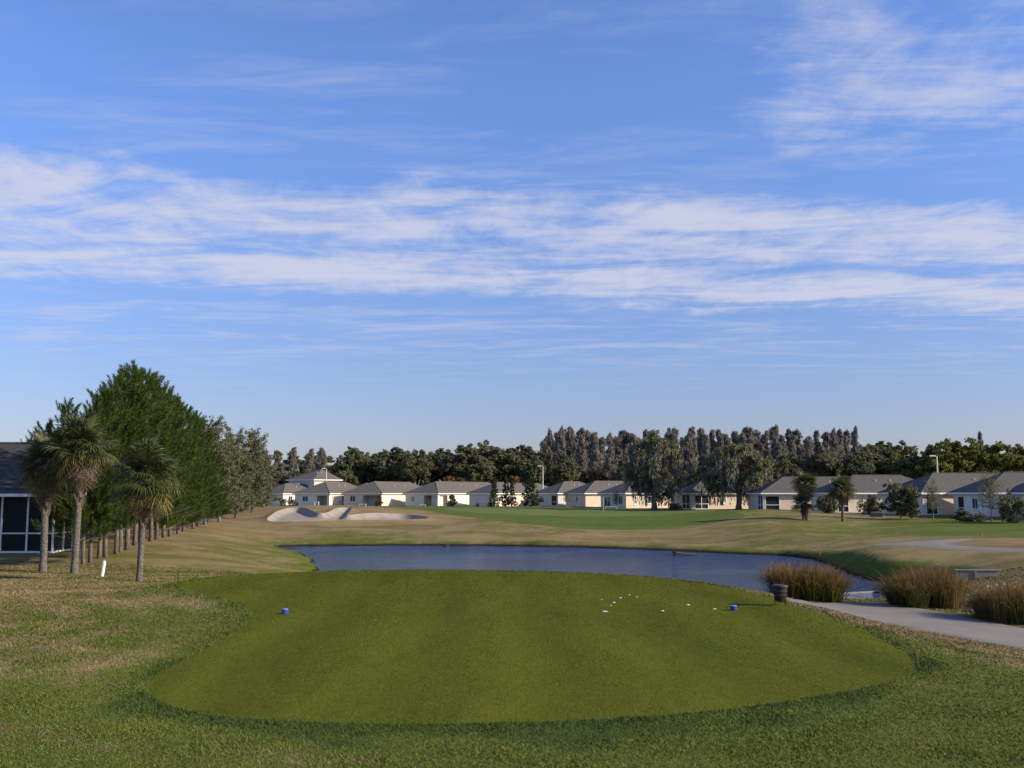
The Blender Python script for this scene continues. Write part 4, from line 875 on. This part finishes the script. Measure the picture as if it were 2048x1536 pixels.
palm_px(278, 1162, 970, 80, 'shorter slender-trunked palm nearest the tee, right of the white post', 83, tr=.115, ndead=20, lean=.12)
palm_px(1613, 1040, 972, 27, 'taller stem of the twin far palms on the mound', 84, tr=.17, ngreen=30, nyel=10, ndead=14)
palm_px(1607, 1039, 1012, 27, 'low bushy palm at the foot of the taller far palm', 85, tr=.14, ngreen=30, nyel=4, ndead=6)
palm_px(1686, 1043, 984, 32, 'single far palm with bright trunk and golden lower fronds', 86, tr=.16, ngreen=28, nyel=12, ndead=12)

# ------------------------------------------------------------------ ornamental grass clumps by the path
def reed_clump(cx, cy, rx, ry, h, label, seed, n=6500):
    rng = np.random.default_rng(seed); z0 = gz(cx, cy); root = empty('reed_clump', (cx, cy, z0)); tag(root, label, 'ornamental grass', 'grass clumps beside the cart path')
    def blades(n, hmin, hmax, wd, bend, spread):
        nc = 16; cc = np.stack([rng.uniform(-.75, .75, nc) * rx, rng.uniform(-.7, .7, nc) * ry], 1); k = rng.integers(0, nc, n)
        b = cc[k] + rng.normal(0, .13, (n, 2)); out = (b - cc[k]) / .16 + .55 * b / np.array([rx, ry]) + rng.normal(0, .45, (n, 2)); L_ = rng.uniform(hmin, hmax, n) * h * (1 - .25 * np.abs(b[:, 0] / rx) ** 2)
        lean = out * spread * (rng.uniform(.3, 1.15, n) * L_)[:, None]; zz = final_z(b + np.array([[cx, cy]])) - z0
        sd = rng.uniform(0, np.pi, n); sx = np.stack([np.cos(sd), np.sin(sd), 0 * sd], 1); V = np.empty((n, 7, 3)); al = np.empty((n, 7))
        for i, (s, hz, w) in enumerate(((0, 0, 1.), (.4, .48, .9), (.75, .84, .6), (1., 1., 0))):
            bd = rng.uniform(.6, 1.4, n) * bend * s ** 3
            c = np.column_stack([b + lean * (s ** 1.7)[None] if False else b + lean * s ** 1.7, zz - .03 + L_ * (hz - bd * .45)])
            if i < 3: V[:, 2 * i] = c - sx * wd * w; V[:, 2 * i + 1] = c + sx * wd * w; al[:, 2 * i] = al[:, 2 * i + 1] = s
            else: V[:, 6] = c; al[:, 6] = 1
        k = np.arange(n)[:, None] * 7
        T = np.concatenate([k + np.array([q]) for q in ((0, 1, 3), (0, 3, 2), (2, 3, 5), (2, 5, 4), (4, 5, 6))]); return V.reshape(-1, 3), T, al.ravel(), np.repeat(rng.random(n), 7)
    V, T, al, t = blades(n, .6, 1.15, .008, .75, .5); link('blades', npmesh('blades', V, T, 'reed_blades', along=al, tone=t), root)
    V, T, al, t = blades(n // 7, 1.05, 1.32, .006, .25, .3); link('seed_plumes', npmesh('seed_plumes', V, T, 'reed_blades', along=al * .3 + .75, tone=t), root)
def reed_px(xc, yb, wpx, hpx, label, seed, **kw):
    X, Y = hit(xc, yb); s = F / Y; reed_clump(X, Y + .75, wpx / s * .40, .95, hpx / s * .92, label, seed, **kw)
reed_px(1622, 1203, 185, 82, 'broad brown-tipped grass clump beside the black bin at the pond edge', 91)
reed_px(1880, 1218, 180, 84, 'middle grass clump between the path and the concrete headwall', 92)
reed_px(2055, 1250, 150, 86, 'darker grass clump at the right picture edge beside the path', 93)

# ------------------------------------------------------------------ small things on and round the tee
def bin_():
    X, Y = hit(1561, 1211); z = gz(X, Y); root = empty('litter_bin', (X, Y, z), .2, .86); tag(root, 'black tapered plastic litter bin on legs at the right of the tee', 'bin')
    h0 = .13
    MB().lathe([(.135, h0), (.15, h0 + .02), (.185, h0 + .36), (.19, h0 + .40)], 20, sq=.55).build('body', 'black_plastic', root, smooth=True)
    MB().lathe([(.20, h0 + .39), (.222, h0 + .40), (.222, h0 + .45), (.20, h0 + .46), (.15, h0 + .475)], 20, sq=.55).build('rim', 'black_plastic', root, smooth=True)
    for z_ in (.16, .27): MB().lathe([(.155 + z_ * .1, h0 + z_), (.168 + z_ * .1, h0 + z_ + .01), (.168 + z_ * .1, h0 + z_ + .03), (.158 + z_ * .1, h0 + z_ + .04)], 20, sq=.55).build('rib', 'black_plastic', root)
    for sx in (-1, 1):
        MB().tube([(sx * .17, .0, -.08), (sx * .175, .0, h0 + .2), (sx * .2, .0, h0 + .3)], .012, 6).build('leg', 'dark_metal', root)
    MB().tube([(-.17, .02, .1), (.17, .02, .1)], .011, 6).build('cross_bar', 'dark_metal', root)
bin_()
for x, y, lab in ((570, 1228, 'blue tee marker standing at the left side of the tee'), (1467, 1221, 'blue tee marker near the litter bin at the right side of the tee')):
    X, Y = hit(x, y); root = empty('tee_marker', (X, Y, gz(X, Y)), .3 if x < 1000 else -.1, .86); tag(root, lab, 'tee marker', 'tee markers')
    bevel(MB().lathe([(.085, .0), (.092, .012), (.092, .118), (.084, .13)], 16, sq=.5).build('block', 'marker_blue', root, smooth=True), .004)
    MB().lathe([(.082, .131), (.078, .14), (.03, .146)], 16, sq=.5).build('cap', 'marker_top', root)
    MB().tube([(0, 0, -.1), (0, 0, .005)], .012, 6).build('spike', 'dark_metal', root)
def scraps():
    for i, (x, y, w) in enumerate([(1210,1223,15),(1228,1205,10),(1241,1196,7),(1259,1190,6),(1274,1194,5),(1325,1222,9),(1376,1210,10),(1429,1218,9),(1204,1199,5),(1222,1211,5)]):
        X, Y = hit(x, y); z = gz(X, Y); r = w * .38 * Y / F; rs = random.Random(i); n = 11; V = [(0, 0, .016)]; Fc = []
        for q, (f, hz) in enumerate(((.5, .013), (1., .002))):
            for k in range(n): a = 6.283 * k / n; rr = r * f * rs.uniform(.55, 1.25); V.append((rr * math.cos(a), rr * 1.1 * math.sin(a), hz * rs.uniform(.7, 1.2)))
        for k in range(n): a, b = 1 + k, 1 + (k + 1) % n; Fc += [(0, a, b), (a, a + n, b + n, b)]
        lab = ['largest white sand patch, front left of those on the tee', 'white sand patch next behind the largest', 'white sand patch third up the left file on the tee', 'white sand patch at the back of the left file', 'tiny white fleck right of the rearmost sand patch', 'lone white sand patch near the middle of the patches', 'white sand patch halfway between the lone patch and the blue marker', 'white sand patch closest to the right blue marker', 'faint white fleck left of the second sand patch', 'small white fleck between the largest sand patch and the second'][i]
        tag(MB().add(V, Fc).build('sand_patch', 'white_scrap', None, (X, Y, z)), lab, 'sand patch', 'white patches on the tee')
scraps()
def stake(x, y, hpx, m, label, r=.045, lean=(0, 0), name='marker_stake', cap=None):
    X, Y = hit(x, y); s = F / Y; h = hpx / s; root = empty(name, (X, Y, gz(X, Y))); tag(root, label, 'stake')
    MB().lathe([(r, -.15), (r, h - r * .6), (r * .6, h - r * .15), (.3 * r, h)], 8).build('post', m, root); MB().lathe([(r * 1.06, h * .8), (r * 1.1, h * .82), (r * 1.06, h * .84)], 8).build('band', cap or m, root)
    root.rotation_euler = (lean[0], lean[1], 0)
stake(204, 1153, 31, 'stake_white', 'short leaning white post on the grass between the left palms', .062, (0, .12))
stake(1640, 1112, 12, 'stake_red', 'small red hazard stake at the far right corner of the pond', .032)
stake(1962, 1073, 6, 'stake_red', 'tiny red marker on the fairway right of the far cart path', .055)
def flag():
    X, Y = at(1207, 1023.5, 160)[:2]; z = gz(X, Y); root = empty('flagstick', (X, Y, z)); tag(root, 'thin pale flagstick standing on the distant putting green', 'flagstick')
    MB().tube([(0, 0, -.1), (0, 0, 2.3)], .019, 8).build('pole', 'stake_white', root)
    MB().lathe([(.06, .0), (.06, .012), (.03, .02)], 10).build('cup_collar', 'stake_white', root)
flag()
def street_lamp(x, D, top, arm, label):
    X = colx(x, D); zb = gz(X, D); h = (988 - top) / F * D + CAM_Z - zb; root = empty('street_lamp', (X, D, zb)); tag(root, label, 'street lamp', 'street lamps among the houses')
    MB().tube([(0, 0, -.2), (0, 0, h * .5), (0, 0, h)], [.13, .11, .085], 10).build('pole', 'lamp_metal', root)
    MB().tube([(0, 0, h - .12), (-arm * .6, 0, h + .03), (-arm, 0, h + .04)], .05, 8).build('arm', 'lamp_metal', root)
    hd = bevel(MB().box(-arm - .75, -arm + .1, -.2, .2, h - .06, h + .14).build('lamp_head', 'lamp_metal', root), .06); MB().box(-arm - .65, -arm, -.14, .14, h - .085, h - .062).build('lens', 'lamp_lens', hd)
street_lamp(652, 238, 938, .45, 'street lamp in front of the two-storey house')
street_lamp(1086, 228, 933, .5, 'street lamp behind the tallest dark conifer')
street_lamp(1877, 148, 913, .35, 'tallest street lamp behind the right-hand roofs')
def pond_things():
    # half sunk dark slab near the far shore
    X, Y = on_z(1352, 1112, WATER); s = F / Y; root = empty('sunken_ramp', (X, Y, WATER)); tag(root, 'dark wedge-shaped ramp lying in the water near the far shore', 'ramp')
    w = 60 / s; MB().add([(0, 0, -.3), (w, 0, -.3), (w, 1.2, -.3), (0, 1.2, -.3), (0, 0, .24), (w, 0, -.02), (w, 1.2, -.02), (0, 1.2, .30)], [(0, 3, 2, 1), (4, 5, 6, 7), (0, 1, 5, 4), (1, 2, 6, 5), (2, 3, 7, 6), (3, 0, 4, 7)]).build('deck', 'wet_timber', root)
    MB().box(-.06, -.004, -.05, 1.25, -.3, .33).build('end_board', 'wet_timber', root)
    # a duck
    X, Y = on_z(892, 1093, WATER); root = empty('duck', (X, Y, WATER - .03)); tag(root, 'dark duck on the water by the far bank of the pond', 'duck')
    b = bmesh.new(); bmesh.ops.create_uvsphere(b, u_segments=14, v_segments=10, radius=1)
    for v in b.verts:
        x, y, z = v.co; t = max(0, (x - .55) / .45)
        v.co = (x * .27 + (.05 if x < -.6 else 0), y * .13 * (1 - .3 * abs(x)), .07 + z * .11 + (.05 * max(0, -x - .5)))
    me = bpy.data.meshes.new('body'); b.to_mesh(me); b.free(); me.materials.append(MATS['duck_dark']); [setattr(p, 'use_smooth', True) for p in me.polygons]
    bo = link('body', me, root); MB().tube([(.17, 0, .1), (.22, 0, .16), (.235, 0, .21), (.27, 0, .25), (.33, 0, .24)], [.06, .045, .04, .06, .02], 10).build('head', 'duck_dark', bo, smooth=True); MB().tube([(.32, 0, .24), (.4, 0, .228)], [.022, .012], 6).build('bill', 'marker_top', bo)
    bo.scale = (.95,) * 3
    # low sill across the channel mouth with a black sluice box
    X0, Y0 = on_z(1660, 1189, WATER); X1, Y1 = on_z(1835, 1180, WATER); root = empty('weir', (X0, Y0, WATER)); tag(root, 'low pale weir beam across the channel between the grass clumps', 'weir')
    dv = Vector((X1 - X0, Y1 - Y0, 0)); root.rotation_euler = (0, 0, math.atan2(dv.y, dv.x)); L = dv.length
    MB().box(0, L, -.1, .1, -.5, .05).build('beam', 'concrete', root)
    MB().box(L * .47, L * .47 + .28, -.46, -.124, -.5, .06).build('sluice_box', 'dark_metal', root); MB().box(L * .47 + .3, L * .47 + .78, -.2, -.124, -.5, .02).build('apron_block', 'concrete_pale', root)
    # concrete headwall at the ditch
    X, Y = hit(1956, 1157); z = gz(X, Y); root = empty('headwall', (X, Y, z), R(-6)); tag(root, 'concrete culvert headwall in the ditch behind the middle grass clump', 'headwall')
    s = F / Y; w = 82 / s; h = 15 / s
    MB().box(-w / 2, w / 2, 0, .2, -.4, h).build('front_wall', 'concrete', root); MB().box(-w / 2 - .03, w / 2 + .03, -.03, .24, h + .002, h + .05).build('coping', 'concrete', root)
    MB().box(w / 2 - .16, w / 2, .203, .95, -.3, h).build('wing_wall', 'concrete', root); MB().box(-.05 - w * .05, .05 - w * .05, -.04, -.003, -.2, h - .02).build('joint_rib', 'concrete', root)
    # pale rip-rap between the clumps
    rs = random.Random(5); mb = MB()
    for i in range(150):
        px_, py_ = rs.uniform(1930, 2050), rs.uniform(1168, 1228)
        if py_ < 1160 + abs(px_ - 1995) * .5: continue
        X, Y = hit(px_, py_); r = rs.uniform(.04, .13); n = 6; z = gz(X, Y); ring = lambda f, hz: [(X + r * f * math.cos(6.283 * k / n + i) * rs.uniform(.8, 1.2), Y + r * f * math.sin(6.283 * k / n + i) * rs.uniform(.8, 1.2), z + hz) for k in range(n)]
        V = ring(1, -.05) + ring(.95, r * .35) + ring(.5, r * .75); f = [(k, (k + 1) % n, n + (k + 1) % n, n + k) for k in range(n)] + [(n + k, n + (k + 1) % n, 2 * n + (k + 1) % n, 2 * n + k) for k in range(n)] + [tuple(2 * n + k for k in range(n))]
        mb.add(V, f)
    tag(mb.build('riprap', 'stone_pale'), 'pale broken stone on the bank between the two right grass clumps', 'stones', kind='stuff')
pond_things()
def yard_things():
    for i, (x, D, w, h, m, nm, lab, cat) in enumerate([(634, 206, .9, .8, 'white_trim', 'patio_table', 'small white patio table before the porch left of the bunker', 'table'), (594, 205, 1.0, .75, 'ac_metal', 'air_conditioner', 'dark cooling unit at the left house wall', 'air conditioner'), (956, 199, .8, .75, 'ac_metal', 'air_conditioner', 'dark cooling unit by the low house behind conifers', 'air conditioner'), (726, 204, 1.4, .4, 'white_trim', 'patio_bench', 'low white bench at the bunker house porch', 'bench'), (846, 203, 1.2, .4, 'white_trim', 'patio_bench', 'low white bench at the deep shaded porch', 'bench'), (1222, 174, 2.2, .35, 'white_trim', 'patio_bench', 'long low white bench at the glass doors', 'bench'), (1752, 116, 1.3, .6, 'ac_metal', 'air_conditioner', 'dark cooling unit behind the single palm path', 'air conditioner'), (1930, 107, 1.3, .85, 'ac_metal', 'air_conditioner', 'dark cooling unit under the right-hand window', 'air conditioner')]):
        X = colx(x, D); z = gz(X, D); root = empty(nm, (X, D, z)); tag(root, lab, cat, 'patio furniture' if 'patio' in nm else 'cooling units')
        if nm == 'air_conditioner':
            bevel(MB().box(-w / 2, w / 2, -.35, .35, .0, h).build('casing', m, root), .04)
            for k in range(4): MB().box(-w / 2 + .06, w / 2 - .06, -.375, -.352, h * (.2 + .17 * k), h * (.27 + .17 * k)).build('louvre', 'dark_metal', root)
            MB().lathe([(.26, h + .002), (.26, h + .05), (.2, h + .07)], 14).build('fan_guard', 'dark_metal', root)
        else:
            bevel(MB().box(-w / 2, w / 2, -.3, .3, h - .06, h).build('top', m, root), .015)
            for sx in (-1, 1):
                for sy in (-1, 1): MB().box(sx * (w / 2 - .08) - .035, sx * (w / 2 - .08) + .035, sy * .24 - .035, sy * .24 + .035, -.05, h - .062).build('leg', m, root)
yard_things()
